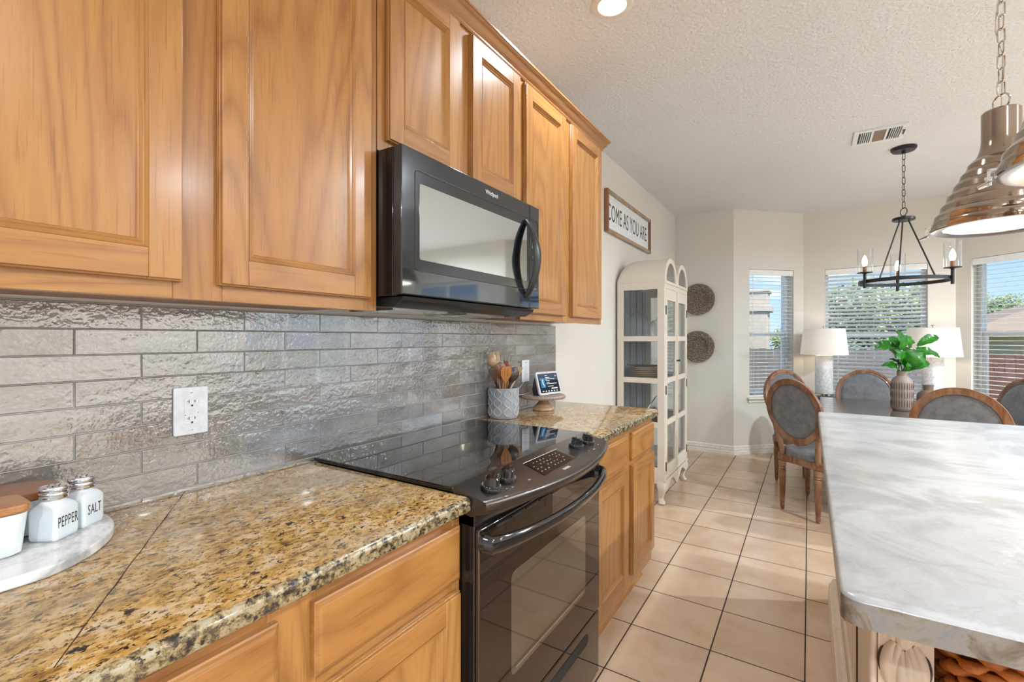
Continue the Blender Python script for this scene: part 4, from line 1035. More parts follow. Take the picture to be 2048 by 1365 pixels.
    for yc in (y0+.2,y1-.2):
        po=[(yc+.152*math.cos(PI*i/18),zs+.010+.150*math.sin(PI*i/18)) for i in range(19)]; g=MB(); g.prism(po,'x',x1-.009,x1-.006); g.build('arch_pane','hutch_glass',t)
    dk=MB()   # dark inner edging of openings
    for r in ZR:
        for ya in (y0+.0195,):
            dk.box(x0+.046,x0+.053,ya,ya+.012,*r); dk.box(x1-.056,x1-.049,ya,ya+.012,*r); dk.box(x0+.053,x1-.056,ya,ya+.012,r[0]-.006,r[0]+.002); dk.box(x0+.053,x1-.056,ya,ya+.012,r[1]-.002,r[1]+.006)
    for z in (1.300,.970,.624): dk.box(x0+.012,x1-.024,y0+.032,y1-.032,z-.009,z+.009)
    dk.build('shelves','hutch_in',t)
    bk=MB(); bk.box(x0-.006,x0+.004,y0+.0205,y1-.0205,zb,zs,0); 
    bk.build('back_panel','hutch_back',t)
    bb=MB()
    for i in range(4): yy=y0+.13+i*.18; bb.box(x0+.0042,x0+.009,yy-.004,yy+.004,zb+.02,zs-.02)
    bb.build('back_battens','hutch_in',t)
    return t
hutch()
def cloche(x,y,z,r,h,label):
    t=thing('glass_cloche',(x,y,z),label,'cloche','glass domes in the hutch')
    b=MB(); prof=[(r,0)]+[(r,h*.55)]+[(r*math.cos(a*PI/2/8),h*.55+(h*.35)*math.sin(a*PI/2/8)) for a in range(1,8)]+[(.006,h*.9),(.006,h*.93)]
    inner=[(max(p-.003,.001),q-.002 if q>.01 else q) for p,q in prof[::-1]]
    b.lathe([(a,z+q) for a,q in prof],(x,y,0),36,caps=False); b.build('dome','glass',t)
    k=MB(); k.lathe([(.006,z+h*.93),(.010,z+h*.945),(.013,z+h*.97),(.009,z+h*.995),(0,z+h)],(x,y,0),16); k.build('knob','glass',t)
cloche(.15,3.83,1.3095,.085,.24,'large clear glass dome on the top hutch shelf')
cloche(.29,3.90,1.3095,.062,.17,'smaller clear glass dome beside the large one in the hutch')
b=MB(); b.lathe([(0,0),(.075,.0),(.08,.004),(.075,.010),(0,.008)],n=36); b.xf(Matrix.Translation((.17,4.25,1.392))@Matrix.Rotation(math.radians(78),4,'Y')); tag(b.build('glass_plate','glass',org=(.17,4.25,1.31)),'round glass plate standing behind the domes in the hutch','plate')
for i in range(6):
    b=MB(); z=.9795+i*.0155; b.lathe([(0,z),(.10,z),(.122,z+.006),(.124,z+.012),(.118,z+.013),(.10,z+.008),(0,z+.006)],(.20,3.90,0),40,caps=False)
    nm=['lowest','second from the bottom','third from the bottom','third from the top','second from the top','topmost'][i]
    tag(b.build('wooden_plate','cake_wood',org=(.20,3.90,z)),'brown wooden plate in the hutch stack, %s of the six'%nm,'plate','stacked wooden plates in the hutch')
b=MB(); z=1.0745; b.lathe([(0,z),(.10,z+.001),(.105,z+.010),(.100,z+.011),(0,z+.006)],(.19,3.91,0),36,caps=False); b.tube([(.10,3.87,z+.006),(.05,3.85,z+.012)],.006,8); tag(b.build('dark_pan','black_satin',org=(.19,3.91,z)),'flat dark pan lying on top of the wooden plate stack','pan')
b=MB(); b.lathe([(.045,.0),(.075,.085),(.072,.085),(.042,.004)],(.21,4.24,.9800),30,caps=False); b.lathe([(0,.9800),(.045,.9800)],(.21,4.24,0),30,caps=False); tag(b.build('grey_bowl','crock',org=(.21,4.24,.98)),'grey bowl behind the wooden plates in the hutch','bowl')
for i,(x,y,r,z) in enumerate(((.19,3.88,.085,.6335),(.19,3.88,.092,.6885),(.22,4.16,.07,.6335))):
    b=MB(); b.lathe([(0,z+.001),(r*.55,z),(r*.9,z+.035),(r,z+.052),(r-.004,z+.052),(r*.84,z+.032),(r*.5,z+.005),(0,z+.005)],(x,y,0),34,caps=False)
    b.lathe([(0,z+.053)]*2,(x,y,0),3,caps=False) if False else None
    tag(b.build('glass_bowl','glass',org=(x,y,z)),['lower clear glass bowl of the two stacked on the lower hutch shelf','upper clear glass bowl of the two stacked on the lower hutch shelf','clear glass bowl on its own further back on the lower hutch shelf'][i],'bowl','glass bowls in the hutch')
b=MB(); b.tube([(.20,3.90,.700),(.235,3.93,.765),(.262,3.955,.815),(.272,3.965,.822)],.005,8); b.lathe([(0,-.004),(.016,0),(0,.004)],(.2,3.90,.70),12); tag(b.build('ladle','chrome2',org=(.2,3.9,.695)),'silver ladle standing in the glass bowls of the hutch','ladle')

# ------------------------------------------------------------------ woven wall plates
def woven(x,z,r,label):
    t=thing('woven_basket',(x,YB,z),label,'basket','round woven baskets on the back wall')
    b=MB(); K=64; vs=[];fs=[]; nr=22; y=YB-.004
    # coiled rows as concentric bumpy rings, dished centre
    for i in range(nr):
        rr=r*(1-i/nr); d=.006+.030*(1 if rr>r*.72 else max(0,(rr/r-.55)/.17) if rr>r*.55 else 0)
        path=[(x+rr*math.cos(2*PI*k/K),y-d-.005*math.sin(2*PI*k*16/K+i*1.6),z+rr*math.sin(2*PI*k/K)) for k in range(K)]
        b.tube(path,r/nr*.62,6,closed=True)
    b.build('coils','weave',t,ang=60)
    b=MB(); b.lathe([(0,YB-.002),(r*.97,YB-.002),(r*.97,YB-.008),(0,YB-.008)],(x,0,z),40,axis='y'); b.build('backing','weave',t)
woven(.268,1.757,.177,'upper of two round woven seagrass baskets on the beige wall')
woven(.262,1.211,.178,'lower of two round woven seagrass baskets on the beige wall')

# ------------------------------------------------------------------ island
def island():
    x0,x1,y0,y1=1.388,2.62,.860,2.955; zt=CZ; th=.042
    b=MB(); poly=rrect(x0,x1,y0,y1,.028,6); ins=rrect(x0+.005,x1-.005,y0+.005,y1-.005,.023,6)
    n=len(poly); vs=[(p,q,zt-th) for p,q in poly]+[(p,q,zt-.006) for p,q in poly]+[(p,q,zt-.005) for p,q in poly]+[(p,q,zt) for p,q in ins]
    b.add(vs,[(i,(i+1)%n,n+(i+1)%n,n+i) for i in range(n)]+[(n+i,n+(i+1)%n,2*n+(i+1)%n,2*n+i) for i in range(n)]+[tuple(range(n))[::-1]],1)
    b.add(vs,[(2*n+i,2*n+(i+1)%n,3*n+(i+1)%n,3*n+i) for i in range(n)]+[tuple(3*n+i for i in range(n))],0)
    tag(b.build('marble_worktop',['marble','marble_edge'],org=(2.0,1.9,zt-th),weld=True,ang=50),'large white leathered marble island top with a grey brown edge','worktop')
    t=thing('kitchen_island',(2.0,2.0,0),'distressed cream island base with brown glazed grooves under the marble','island')
    xa,xb=1.462,2.54; ya,yb=1.190,2.800; zc=zt-th-.0005
    b=MB(); b.box(xa+.012,xb-.012,ya+.42,yb-.012,.02,zc,0)
    # left side: stiles and rails with dark grooves behind
    def side(xs,s):
        st=[(ya,ya+.10),(1.70,1.78),(2.24,2.32),(yb-.09,yb)]
        for a,c in st: b.box(min(xs,xs+s*.012),max(xs,xs+s*.012),a,c,.121,zc)
        for a,c in zip([q[1] for q in st],[q[0] for q in st][1:]): 
            b.box(min(xs,xs+s*.012),max(xs,xs+s*.012),a,c,.121,.20); b.box(min(xs,xs+s*.012),max(xs,xs+s*.012),a,c,zc-.07,zc)
            b.box(min(xs+s*.006,xs+s*.0125),max(xs+s*.006,xs+s*.0125),a+.012,c-.012,.212,zc-.082)
    side(xa,1); side(xb-.0,-1)
    # far end
    b.box(xa,xb,yb-.012,yb,.121,zc)
    # open shelf end: end post frame, shelf, bottom, divider
    b.box(xa+.0125,xa+.022,ya,ya+.42,.121,zc); b.box(xb-.022,xb-.0125,ya,ya+.42,.121,zc)
    b.box(xa+.022,xb-.022,ya+.01,ya+.42,.10,.121); b.box(xa+.09,xb-.09,ya+.02,ya+.42,.50,.52); b.box(xa+.022,xb-.022,ya+.005,ya+.03,zc-.05,zc)
    b.box(xa+.022,xb-.022,ya+.405,ya+.42,.121,zc-.05)
    b.build('island_body','distressed',t,bevel=.002)
    g=MB(); 
    for a,c in ((ya+.10,1.70),(1.78,2.24),(2.32,yb-.09)): g.box(xa+.0128,xa+.0135,a,c,.20,zc-.07)
    g.tube([(xa-.001,1.245,.125),(xa-.001,1.245,zc)],.0022,6); g.tube([(xa-.001,1.62,.125),(xa-.001,1.62,zc)],.0022,6); g.tube([(xa-.0005,ya+.101,.125),(xa-.0005,ya+.101,zc)],.0018,6)
    g.build('dark_grooves','glaze',t)
    # plinth moulding
    p=MB(); prof=[(0,0),(.034,0),(.034,.055),(.030,.060),(.033,.066),(.031,.090),(.022,.098),(.018,.112),(.010,.1205),(0,.1205)]
    p.sweep([(xa,yb+.0,0),(xa,ya,0)],[( a,c) for a,c in prof]); p.box(xa,xb,ya,ya+.02,0,.10); p.box(xb,xb+.03,ya,yb,0,.12); p.box(xa,xb,yb,yb+.03,0,.12); p.build('plinth','distressed',t,bevel=.001)
    # carved acanthus post at the near left corner and its mirror
    for s,xc in ((1,1.503),(-1,xb-.041)):
        q=MB(); q.box(xc-.040,xc+.044,ya-.018,ya+.060,.121,zc); 
        q.tube([(xc-.047,ya-.008,.125),(xc-.047,ya-.010,zc-.25),(xc-.045,ya-.010,zc)],.007,8)
        # leaf layers
        for k,(zz,ww,hh) in enumerate(((zc-.012,.036,.07),(zc-.075,.041,.09),(zc-.165,.040,.10),(zc-.27,.032,.12))):
            for sg in (-1,1,0):
                n=12; vs=[];fs=[]; QS=(-1,-.75,-.5,-.25,0,.25,.5,.75,1)
                for i in range(n+1):
                    f=i/n; wv=math.sqrt(max(0,1-(2*f*.92-1+.02)**2))*ww*(.46 if sg else .40)+.0008; cxx=xc+sg*ww*(.30+.22*math.sin(PI*f)); z_=zz-hh*f+(0 if sg else -.012)
                    for qq in QS:
                        y_=ya-.0185-.014*math.sqrt(max(0,1-qq*qq))*math.sin(PI*min(1,.12+.80*f))-(.006 if sg==0 else 0)*math.sin(PI*f)+.003*math.exp(-(qq/.16)**2)
                        vs.append((cxx+wv*qq,y_,z_+.006*abs(qq)))
                for i in range(n):
                    for m_ in range(8): a=i*9+m_; fs.append((a,a+1,a+10,a+9))
                q.add(vs,fs)
        po=q.build('carved_post','distressed',t,ang=60)
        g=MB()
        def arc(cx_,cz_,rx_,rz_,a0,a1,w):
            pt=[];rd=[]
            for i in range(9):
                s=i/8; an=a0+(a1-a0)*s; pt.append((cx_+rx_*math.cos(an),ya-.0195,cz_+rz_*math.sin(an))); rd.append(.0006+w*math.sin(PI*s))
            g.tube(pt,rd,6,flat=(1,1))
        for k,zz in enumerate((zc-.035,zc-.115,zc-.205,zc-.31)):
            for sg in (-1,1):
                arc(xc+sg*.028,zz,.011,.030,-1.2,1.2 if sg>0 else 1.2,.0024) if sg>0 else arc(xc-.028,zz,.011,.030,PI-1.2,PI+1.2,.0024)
        g.build('carving_shadows','glaze',po)  # tubes in the glaze colour paint the shade between carved leaves
    return t
island()
# wicker baskets on the island shelf
def basket(xc,label):
    t=thing('wicker_basket',(xc,1.36,.5205),label,'basket','wicker baskets in the island end shelf')
    b=MB(); w,d,h,z0=.205,.15,.285,.5215; rows=15; 
    b.box(xc-w+.012,xc+w-.012,1.36-d+.012,1.36+d-.012,z0,z0+.012)
    loop=[]
    per=rrect(xc-w+.006,xc+w-.006,1.36-d+.006,1.36+d-.006,.03,4)
    # dense resample
    pts=[]
    L_=[(Vector(per[(i+1)%len(per)])-Vector(per[i])).length for i in range(len(per))]; tot=sum(L_); m=150; acc=0;i=0
    for k in range(m):
        s=k*tot/m
        while s>acc+L_[i]: acc+=L_[i]; i+=1
        f=(s-acc)/L_[i]; p=Vector(per[i]).lerp(Vector(per[(i+1)%len(per)]),f); nx=Vector(per[(i+1)%len(per)])-Vector(per[i]); nn=Vector((nx.y,-nx.x)).normalized(); pts.append((p,nn))
    for r in range(rows):
        z=z0+.018+r*(h-.03)/(rows-1); path=[];rd=[]
        for k,(p,nn) in enumerate(pts):
            ph=2*PI*k/6+PI*(r%2); o=.006*math.sin(ph); path.append((p.x+nn.x*o,p.y+nn.y*o,z+.0035*math.sin(ph*.5+r))); rd.append(.0085+.003*math.sin(ph))
        b.tube(path,rd,7,closed=True)
    b.build('woven_body','basket',t,ang=80)
    rm=MB(); rm.tube([(p.x,p.y,z0+h+.002) for p,_ in pts],.011,8,closed=True); rm.build('rim','basket',t)
basket(1.785,'orange brown wicker basket in the island shelf beside the carved post')
basket(2.225,'second orange wicker basket deeper right in the island shelf')
# ------------------------------------------------------------------ dining table
def dining_table():
    x0,x1,y0,y1=1.435,2.475,3.96,5.27; z=.757
    t=thing('dining_table',((x0+x1)/2,(y0+y1)/2,0),'dark weathered grey wooden dining table under the chandelier','table')
    b=MB(); n=8; w=(y1-y0)/n
    for i in range(n): b.box(x0,x1,y0+i*w+.0006,y0+(i+1)*w-.0006,z-.038,z)
    b.build('tabletop','table',t,bevel=.0025)
    b=MB(); b.box(x0+.12,x1-.12,y0+.12,y0+.145,z-.13,z-.0385); b.box(x0+.12,x1-.12,y1-.145,y1-.12,z-.13,z-.0385); b.box(x0+.12,x0+.145,y0+.145,y1-.145,z-.13,z-.0385); b.box(x1-.145,x1-.12,y0+.145,y1-.145,z-.13,z-.0385); b.build('apron','table_base',t,bevel=.002)
    for x in (x0+.16,x1-.16):
        for y in (y0+.16,y1-.16):
            l=MB(); l.lathe([(.0,0),(.028,0),(.034,.03),(.026,.06),(.030,.10),(.040,.30),(.044,.45),(.034,.50),(.046,.54),(.046,z-.0385)],(x,y,0),16); l.build('leg','table_base',t)
dining_table()

# ------------------------------------------------------------------ oval back chair, local: rear legs at y=0, facing +Y
def make_chair():
    t=thing('dining_chair',(0,0,0),'x','chair','oval back chairs round the dining table')
    cz,rx,rz=.770,.236,.243; lean=.16
    def bk(x,z,dy=0): return Vector((x,-.008-lean*(z-.50)+dy,z))
    # oval frame: wide moulded ring
    b=MB(); n=56; prof=[(-.021,-.014),(-.021,.008),(-.014,.014),(-.008,.011),(.0,.016),(.010,.013),(.017,.014),(.021,.006),(.021,-.014)]
    vs=[];K=len(prof)
    for i in range(n):
        a=2*PI*i/n; c,s=math.cos(a),math.sin(a)
        for r,o in prof:
            vs.append(bk((rx-.022+r)*c,cz+(rz-.022+r)*s,o))
            # egg shape: slightly narrower at the bottom
    for v in vs:
        if v.z<cz: v.x*=1-.10*((cz-v.z)/rz)**2
    fs=[]
    for i in range(n):
        j=(i+1)%n
        for k in range(K): l=(k+1)%K; fs.append((i*K+k,j*K+k,j*K+l,i*K+l))
    b.add(vs,fs)
    # rear posts rising into the oval
    for sg in (-1,1):
        P=[]; R=[]
        for z,x,r in ((.385,.150,.020),(.46,.152,.020),(.53,.160,.019),(.60,.175,.017),(.66,.195,.013)):
            P.append(bk(sg*x,z,.0)); R.append(r)
        b.tube(P,R,10)
    # crest pieces: small shaped block at the base of the oval
    b.tube([bk(-.07,cz-rz+.018),bk(0,cz-rz+.004),bk(.07,cz-rz+.018)],[.010,.018,.010],10)
    b.build('back_frame','chairwood',t,ang=50)
    # upholstery both sides
    u=MB(); rings=[]; n=40
    for f,o in ((1.0,.002),(.97,.010),(.85,.016),(.55,.021),(.2,.023)):
        rings.append((f,o))
    for side in (1,-1):
        vs=[]; 
        for f,o in rings:
            for i in range(n):
                a=2*PI*i/n; x=(rx-.040)*f*math.cos(a); z=cz+(rz-.040)*f*math.sin(a)
                if z<cz: x*=1-.10*((cz-z)/rz)**2
                vs.append(bk(x,z,side*(o if side>0 else o*.6)))
        vs.append(bk(0,cz,side*(.0235 if side>0 else .014)))
        fs=[]
        for q in range(len(rings)-1):
            for i in range(n): j=(i+1)%n; fs.append((q*n+i,q*n+j,(q+1)*n+j,(q+1)*n+i))
        q=(len(rings)-1)*n
        for i in range(n): fs.append((q+i,q+(i+1)%n,len(vs)-1))
        u.add(vs,fs)
    u.build('back_upholstery','uph',t,ang=60)
    pp=MB()
    path=[]
    for side in (1,-1):
        path=[]
        for i in range(48):
            a=2*PI*i/48; x=(rx-.040)*math.cos(a); z=cz+(rz-.040)*math.sin(a)
            if z<cz: x*=1-.10*((cz-z)/rz)**2
            path.append(bk(x,z,side*(.010 if side>0 else .009)))
        pp.tube(path,.0035,6,closed=True)
    pp.build('piping','uph',t)
    # seat
    def seatpoly(g=0):
        pts=[(-.185-g,-.005-g),(0,-.010-g),(.185+g,-.005-g),(.215+g,.10),(.245+g,.25),(.250+g,.38),(.215+g,.445+g),(.10,.468+g),(0,.474+g),(-.10,.468+g),(-.215-g,.445+g),(-.250-g,.38),(-.245-g,.25),(-.215-g,.10)]
        return smooth_closed(pts,4)
    po=seatpoly(); s=MB(); s.prism(po,'z',.372,.425); s.build('seat_frame','chairwood',t,bevel=.006,seg=3)
    c=MB(); rings=[]; 
    for f,z in ((1.0,.4255),(1.0,.440),(.985,.458),(.93,.474),(.80,.484),(.5,.491),(.2,.493)):
        rings.append([(x*f,.23+(y-.23)*f,z) for x,y in po])
    K=len(po); vs=[p for q in rings for p in q]; fs=[]
    for i in range(len(rings)-1):
        for k in range(K): l=(k+1)%K; fs.append((i*K+k,i*K+l,(i+1)*K+l,(i+1)*K+k))
    vs.append((0,.23,.4935)); q=(len(rings)-1)*K
    for k in range(K): fs.append((q+k,q+(k+1)%K,len(vs)-1))
    fs.append(tuple(range(K))[::-1]); c.add(vs,fs)
    for v in c.v:   # room for the rear posts
        if abs(v.x)>.120 and v.y<.03: v.y=.03
    c.build('seat_cushion','uph',t,ang=60)
    for x,y,back in ((-.150,.0,1),(.150,.0,1),(-.205,.405,0),(.205,.405,0)):
        l=MB(); prof=[(0,0),(.010,0),(.013,.010),(.0165,.030),(.017,.040),(.0145,.046),(.0165,.055),(.0245,.290),(.025,.300),(.019,.306),(.025,.316),(.019,.326),(.026,.332),(.0265,.3719)]
        l.lathe(prof,(x,y,0),24,fn=lambda r,z,a:r*(1-.07*(math.cos(a*8)>.3)) if .06<z<.285 else r)
        l.build('leg','chairwood',t,ang=30)
    return t
chair=make_chair()
def put(o,x,y,ang,label):
    o.location=(x,y,0); o.rotation_euler=(0,0,math.radians(ang)); o['label']=label
CH=[(1.290,4.030,-41,'oval back chair on the left of the table, its grey back turned to the kitchen'),
    (1.205,5.045,-136,'further of the two left side chairs, angled towards the camera by the narrow window'),
    (1.800,5.46,181,'oval back chair on the window side of the table, facing the kitchen'),
    (2.130,3.88,-18,'oval back chair at the near end of the table just behind the marble island'),
    (2.640,4.93,112,'right side chair at the photo edge, its front upholstery facing the table')]
for i,a in enumerate(CH):
    o=chair if i==0 else copy_tree(chair)
    put(o,*a)

# ------------------------------------------------------------------ vases and branch
TZ2=.7575
vx,vy=1.947,4.60
t=thing('ribbed_vase',(vx,vy,TZ2),'tall grey vase with vertical brown grooves holding the green fig leaves','vase')
b=MB(); b.lathe([(0,TZ2),(.052,TZ2),(.062,TZ2+.012),(.0665,TZ2+.03),(.0675,TZ2+.12),(.0665,TZ2+.21),(.058,TZ2+.238),(.040,TZ2+.256),(.031,TZ2+.266),(.031,TZ2+.292),(.033,TZ2+.300),(.028,TZ2+.300),(.026,TZ2+.27),(.026,TZ2+.24),(0,TZ2+.22)],(vx,vy,0),48,caps=False); b.build('vase_body','vase_grey',t)
b=MB()
for i in range(26):
    a=2*PI*i/26
    for z0,z1 in ((.030,.085),(.095,.150),(.160,.212)):
        b.tube([(vx+.0668*math.cos(a),vy+.0668*math.sin(a),TZ2+z0),(vx+.0678*math.cos(a),vy+.0678*math.sin(a),TZ2+(z0+z1)/2),(vx+.0662*math.cos(a),vy+.0662*math.sin(a),TZ2+z1)],[.0016,.0030,.0016],6)
b.build('grooves','vase_groove',t)
b=MB(); b.lathe([(0,TZ2),(.050,TZ2),(.062,TZ2+.010),(.068,TZ2+.03),(.0685,TZ2+.105),(.062,TZ2+.128),(.045,TZ2+.146),(.031,TZ2+.155),(.030,TZ2+.172),(.033,TZ2+.188),(.034,TZ2+.194),(.028,TZ2+.194),(.026,TZ2+.16),(0,TZ2+.15)],(2.115,4.70,0),44,caps=False)
tag(b.build('clay_vase','vase_tan',org=(2.115,4.70,TZ2)),'short empty tan brown vase right of the leafy one','vase')
t=thing('fig_branch',(vx,vy,TZ2+.23),'glossy green fiddle leaf fig branches in the ribbed vase','plant')
cr_=Vector((math.cos(YAW),math.sin(YAW),0)); cfw=Vector((-math.sin(YAW),math.cos(YAW),0))
def W3(l,d,z): return Vector((vx,vy,0))+cr_*l+cfw*d+Vector((0,0,z))
stems=MB(); 
main=[W3(0,0,.99),W3(0,0,1.06),W3(-.01,.0,1.12),W3(.005,.01,1.20),W3(.0,.0,1.30)]
stems.tube(main,[.004,.004,.0035,.003,.002],7)
st2=[W3(.004,.004,1.0),W3(.03,.01,1.10),W3(.09,.015,1.19),W3(.125,.01,1.235),W3(.14,.0,1.27)]
stems.tube(st2,[.0035,.0035,.003,.0025,.0015],7); stems.build('stems','stem',t)
leaves=[((-.055,.01,1.245),(-.185,.02,1.235),.088,1),((-.02,0,1.19),(-.055,-.03,1.365),.115,1),((.0,0,1.265),(.10,.03,1.30),.075,-1),
 ((.120,.0,1.255),(.262,-.02,1.322),.070,1),((.062,.01,1.205),(.268,-.03,1.175),.080,1),((.004,-.01,1.10),(.100,-.08,1.205),.130,-1),
 ((-.01,-.01,1.11),(-.095,-.05,1.225),.085,1),((-.018,.0,1.065),(-.165,-.02,1.105),.065,-1),((.012,.0,1.065),(.205,-.01,1.125),.082,1),
 ((.0,-.01,1.055),(.012,-.035,1.135),.045,1),((-.012,.01,1.075),(-.06,.04,1.15),.05,1),((.085,.02,1.235),(.030,.06,1.33),.07,1),((.0,.02,1.20),(-.02,.09,1.32),.09,1),((.03,.02,1.16),(.10,.10,1.24),.09,1),((-.02,.02,1.16),(-.10,.10,1.27),.09,-1)]
for (b0,t0,wd,tw) in leaves:
    A=W3(*b0); T=W3(*t0); d=(T-A); ln=d.length; d.normalize()
    nr=(-cfw*.75+Vector((0,0,1))*.65+cr_*random.uniform(-.35,.35)*tw); nr=(nr-d*nr.dot(d)).normalized(); sd=d.cross(nr)
    m=MB(); n=14; vs=[];fs=[]; wd*=1.15
    qs=(-1,-.5,0,.5,1)
    for i in range(n+1):
        f=i/n; w=wd/2*(math.sin(PI*min(1,(f*.93+.03))**.85)**.75)*(.70+.45*f if f<.72 else 1.02*(1-(f-.72)*.5)); 
        if i==n: w=wd*.04
        for q in qs:
            wav=.006*math.sin(f*19+q*3)*abs(q)
            vs.append(A+d*(ln*f)+sd*(w*q)+nr*(.010*abs(q)*1.2+wav-.05*ln*(2*f-1)**2*4*.5+.02*math.sin(PI*f)))
    K=5
    for i in range(n):
        for k in range(4): a=i*K+k; fs.append((a,a+1,a+K+1,a+K))
    m.add(vs,fs); off=len(m.v)
    vs2=[v-nr*.0006 for v in vs]; m.add(vs2,[tuple(reversed(f)) for f in fs])
    m.tube([vs[i*K+2]+nr*.0006 for i in range(0,n+1,2)],.0011,5)
    m.build('leaf','leaf',t,org=None,ang=70)

# ------------------------------------------------------------------ console table with two lamps
t=thing('console_table',(1.93,6.13,0),'narrow black metal console table with wooden top under the central window','table')
b=MB(); b.box(1.415,2.455,5.98,6.26,.672,.692); b.build('top','table',t,bevel=.002)
b=MB(); 
for x in (1.415,2.425):
    for y in (5.98,6.23): b.box(x,x+.03,y,y+.03,0,.6718)
    b.box(x,x+.03,6.01,6.23,.642,.6718); b.box(x,x+.03,6.01,6.23,.12,.15)
for y in (5.98,6.23): b.box(1.445,2.425,y,y+.03,.642,.6718)
b.build('metal_frame','iron',t,bevel=.001)
b=MB(); b.box(1.446,2.424,6.011,6.229,.125,.145); b.build('lower_shelf','table',t)
def table_lamp(x,label):
    y=6.12; z=.6925
    t=thing('table_lamp',(x,y,z),label,'lamp','table lamps on the console under the window')
    b=MB(); b.lathe([(0,z),(.088,z),(.088,z+.012),(.080,z+.016),(0,z+.016)],(x,y,0),36); b.build('foot','chrome',t)
    b=MB(); b.lathe([(0,z+.0165),(.083,z+.0165),(.083,z+.425),(.080,z+.430),(0,z+.430)],(x,y,0),40); b.build('column','lampbase',t)
    b=MB(); b.tube([(x,y,z+.43),(x,y,z+.735)],.006,8); b.lathe([(0,z+.735),(.014,z+.737),(.014,z+.748),(0,z+.750)],(x,y,0),12); 
    for i in range(3): a=i*2*PI/3; b.tube([(x,y,z+.715),(x+.19*math.cos(a),y+.19*math.sin(a),z+.715)],.0015,5)
    b.build('stem_and_finial','chrome',t)
    b=MB(); zb,zt=z+.437,z+.717; b.lathe([(.222,zb),(.194,zt),(.192,zt),(.220,zb)],(x,y,0),64,caps=False)
    vs=len(b.v); b.build('lamp_shade','shade',t)
    b=MB(); b.lathe([(0,z+.47),(.012,z+.475),(.030,z+.53),(.028,z+.56),(.012,z+.585),(0,z+.59)],(x,y,0),16); bl=b.build('bulb','bulb',t)
    l=bpy.data.lights.new('lamp_light','POINT'); l.energy=4.0; l.color=(1,.93,.84); l.shadow_soft_size=.032; lo=bpy.data.objects.new('lamp_light',l); C.objects.link(lo); lo.parent=t; lo.location=(0,0,-.155+.69)
table_lamp(1.487,'left table lamp, white shade on a frosted column, beside the narrow window')
table_lamp(2.380,'right table lamp, white shade partly hidden behind the fig leaves')

# ------------------------------------------------------------------ chain helper
def chain(b,x,y,z0,z1,L_,w,r):
    n=max(1,int(round((z1-z0)/(L_-2.2*r)))); st=(z1-z0)/n
    for i in range(n):
        zc=z0+st*(i+.5); hl=st/2+1.1*r; rot=(i%2)*PI/2+.35; path=[]
        for k in range(20):
            a=2*PI*k/20; px=w*math.cos(a); pz=(hl-w)*(1 if math.sin(a)>0 else -1)+w*math.sin(a)
            path.append((x+px*math.cos(rot),y+px*math.sin(rot),zc+pz))
        b.tube(path,r,6,closed=True)
# ------------------------------------------------------------------ chandelier
def chandelier():
    x,y=1.957,4.60
    t=thing('chandelier',(x,y,CEIL),'black ring chandelier with three glass cylinder lights above the dining table','chandelier')
    b=MB(); b.lathe([(0,CEIL-.0005),(.078,CEIL-.0005),(.080,CEIL-.006),(.078,CEIL-.016),(.070,CEIL-.020),(.070,CEIL-.026),(.012,CEIL-.030),(.012,CEIL-.045),(0,CEIL-.045)],(x,y,0),40); b.build('canopy','iron',t)
    b=MB(); chain(b,x,y,2.300,CEIL-.043,.052,.0095,.0022); b.torus((x,y,2.272),.030,.0030,'x',24,6,rot=.6); b.build('chain','iron',t)
    b=MB(); b.lathe([(0,2.243),(.012,2.241),(.03,2.232),(.066,2.226),(.070,2.222),(.070,2.208),(.066,2.204),(0,2.204)],(x,y,0),36); b.build('hub','iron',t)
    R=.275; zr=1.742
    b=MB(); b.lathe([(R-.004,zr-.013),(R+.004,zr-.013),(R+.004,zr+.013),(R-.004,zr+.013),(R-.004,zr-.013)],(x,y,0),72,caps=False); b.build('ring','iron',t)
    for a in (90,233,300):
        a=math.radians(a); q=MB(); c,s=math.cos(a),math.sin(a); q.tube([(x+.05*c,y+.05*s,2.206),(x+.052*c,y+.052*s,2.185),(x+(R)*c,y+(R)*s,zr+.012)],.0052,8); q.build('support_rod','iron',t)
    for i,a in enumerate((90,210,330)):
        a=math.radians(a); px,py=x+(R+.012)*math.cos(a),y+(R+.012)*math.sin(a)
        q=MB(); q.lathe([(0,1.692),(.0105,1.692),(.0105,1.800),(.020,1.803),(.020,1.806),(.050,1.807),(.0505,1.811),(.0,1.8115)],(px,py,0),24); ar=q.build('light_arm','iron',t)
        q=MB(); q.lathe([(0,1.8117),(.0125,1.8117),(.0125,1.858),(0,1.858)],(px,py,0),16); q.build('candle_sleeve','sp_mid',ar)
        q=MB(); q.lathe([(0,1.8583),(.009,1.859),(.0165,1.880),(.018,1.895),(.014,1.915),(.006,1.935),(0,1.942)],(px,py,0),18); q.build('bulb','bulb',ar)
        q=MB(); q.lathe([(.0495,1.812),(.0495,1.990),(.0475,1.990),(.0475,1.812)],(px,py,0),40,caps=False); q.build('glass_cylinder','glass',ar)
        l=bpy.data.lights.new('bulb_light','POINT'); l.energy=7.5; l.color=(1,.93,.84); l.shadow_soft_size=.0188; lo=bpy.data.objects.new('bulb_light',l); C.objects.link(lo); lo.parent=t; lo.location=(px-x,py-y,1.893-CEIL)
chandelier()
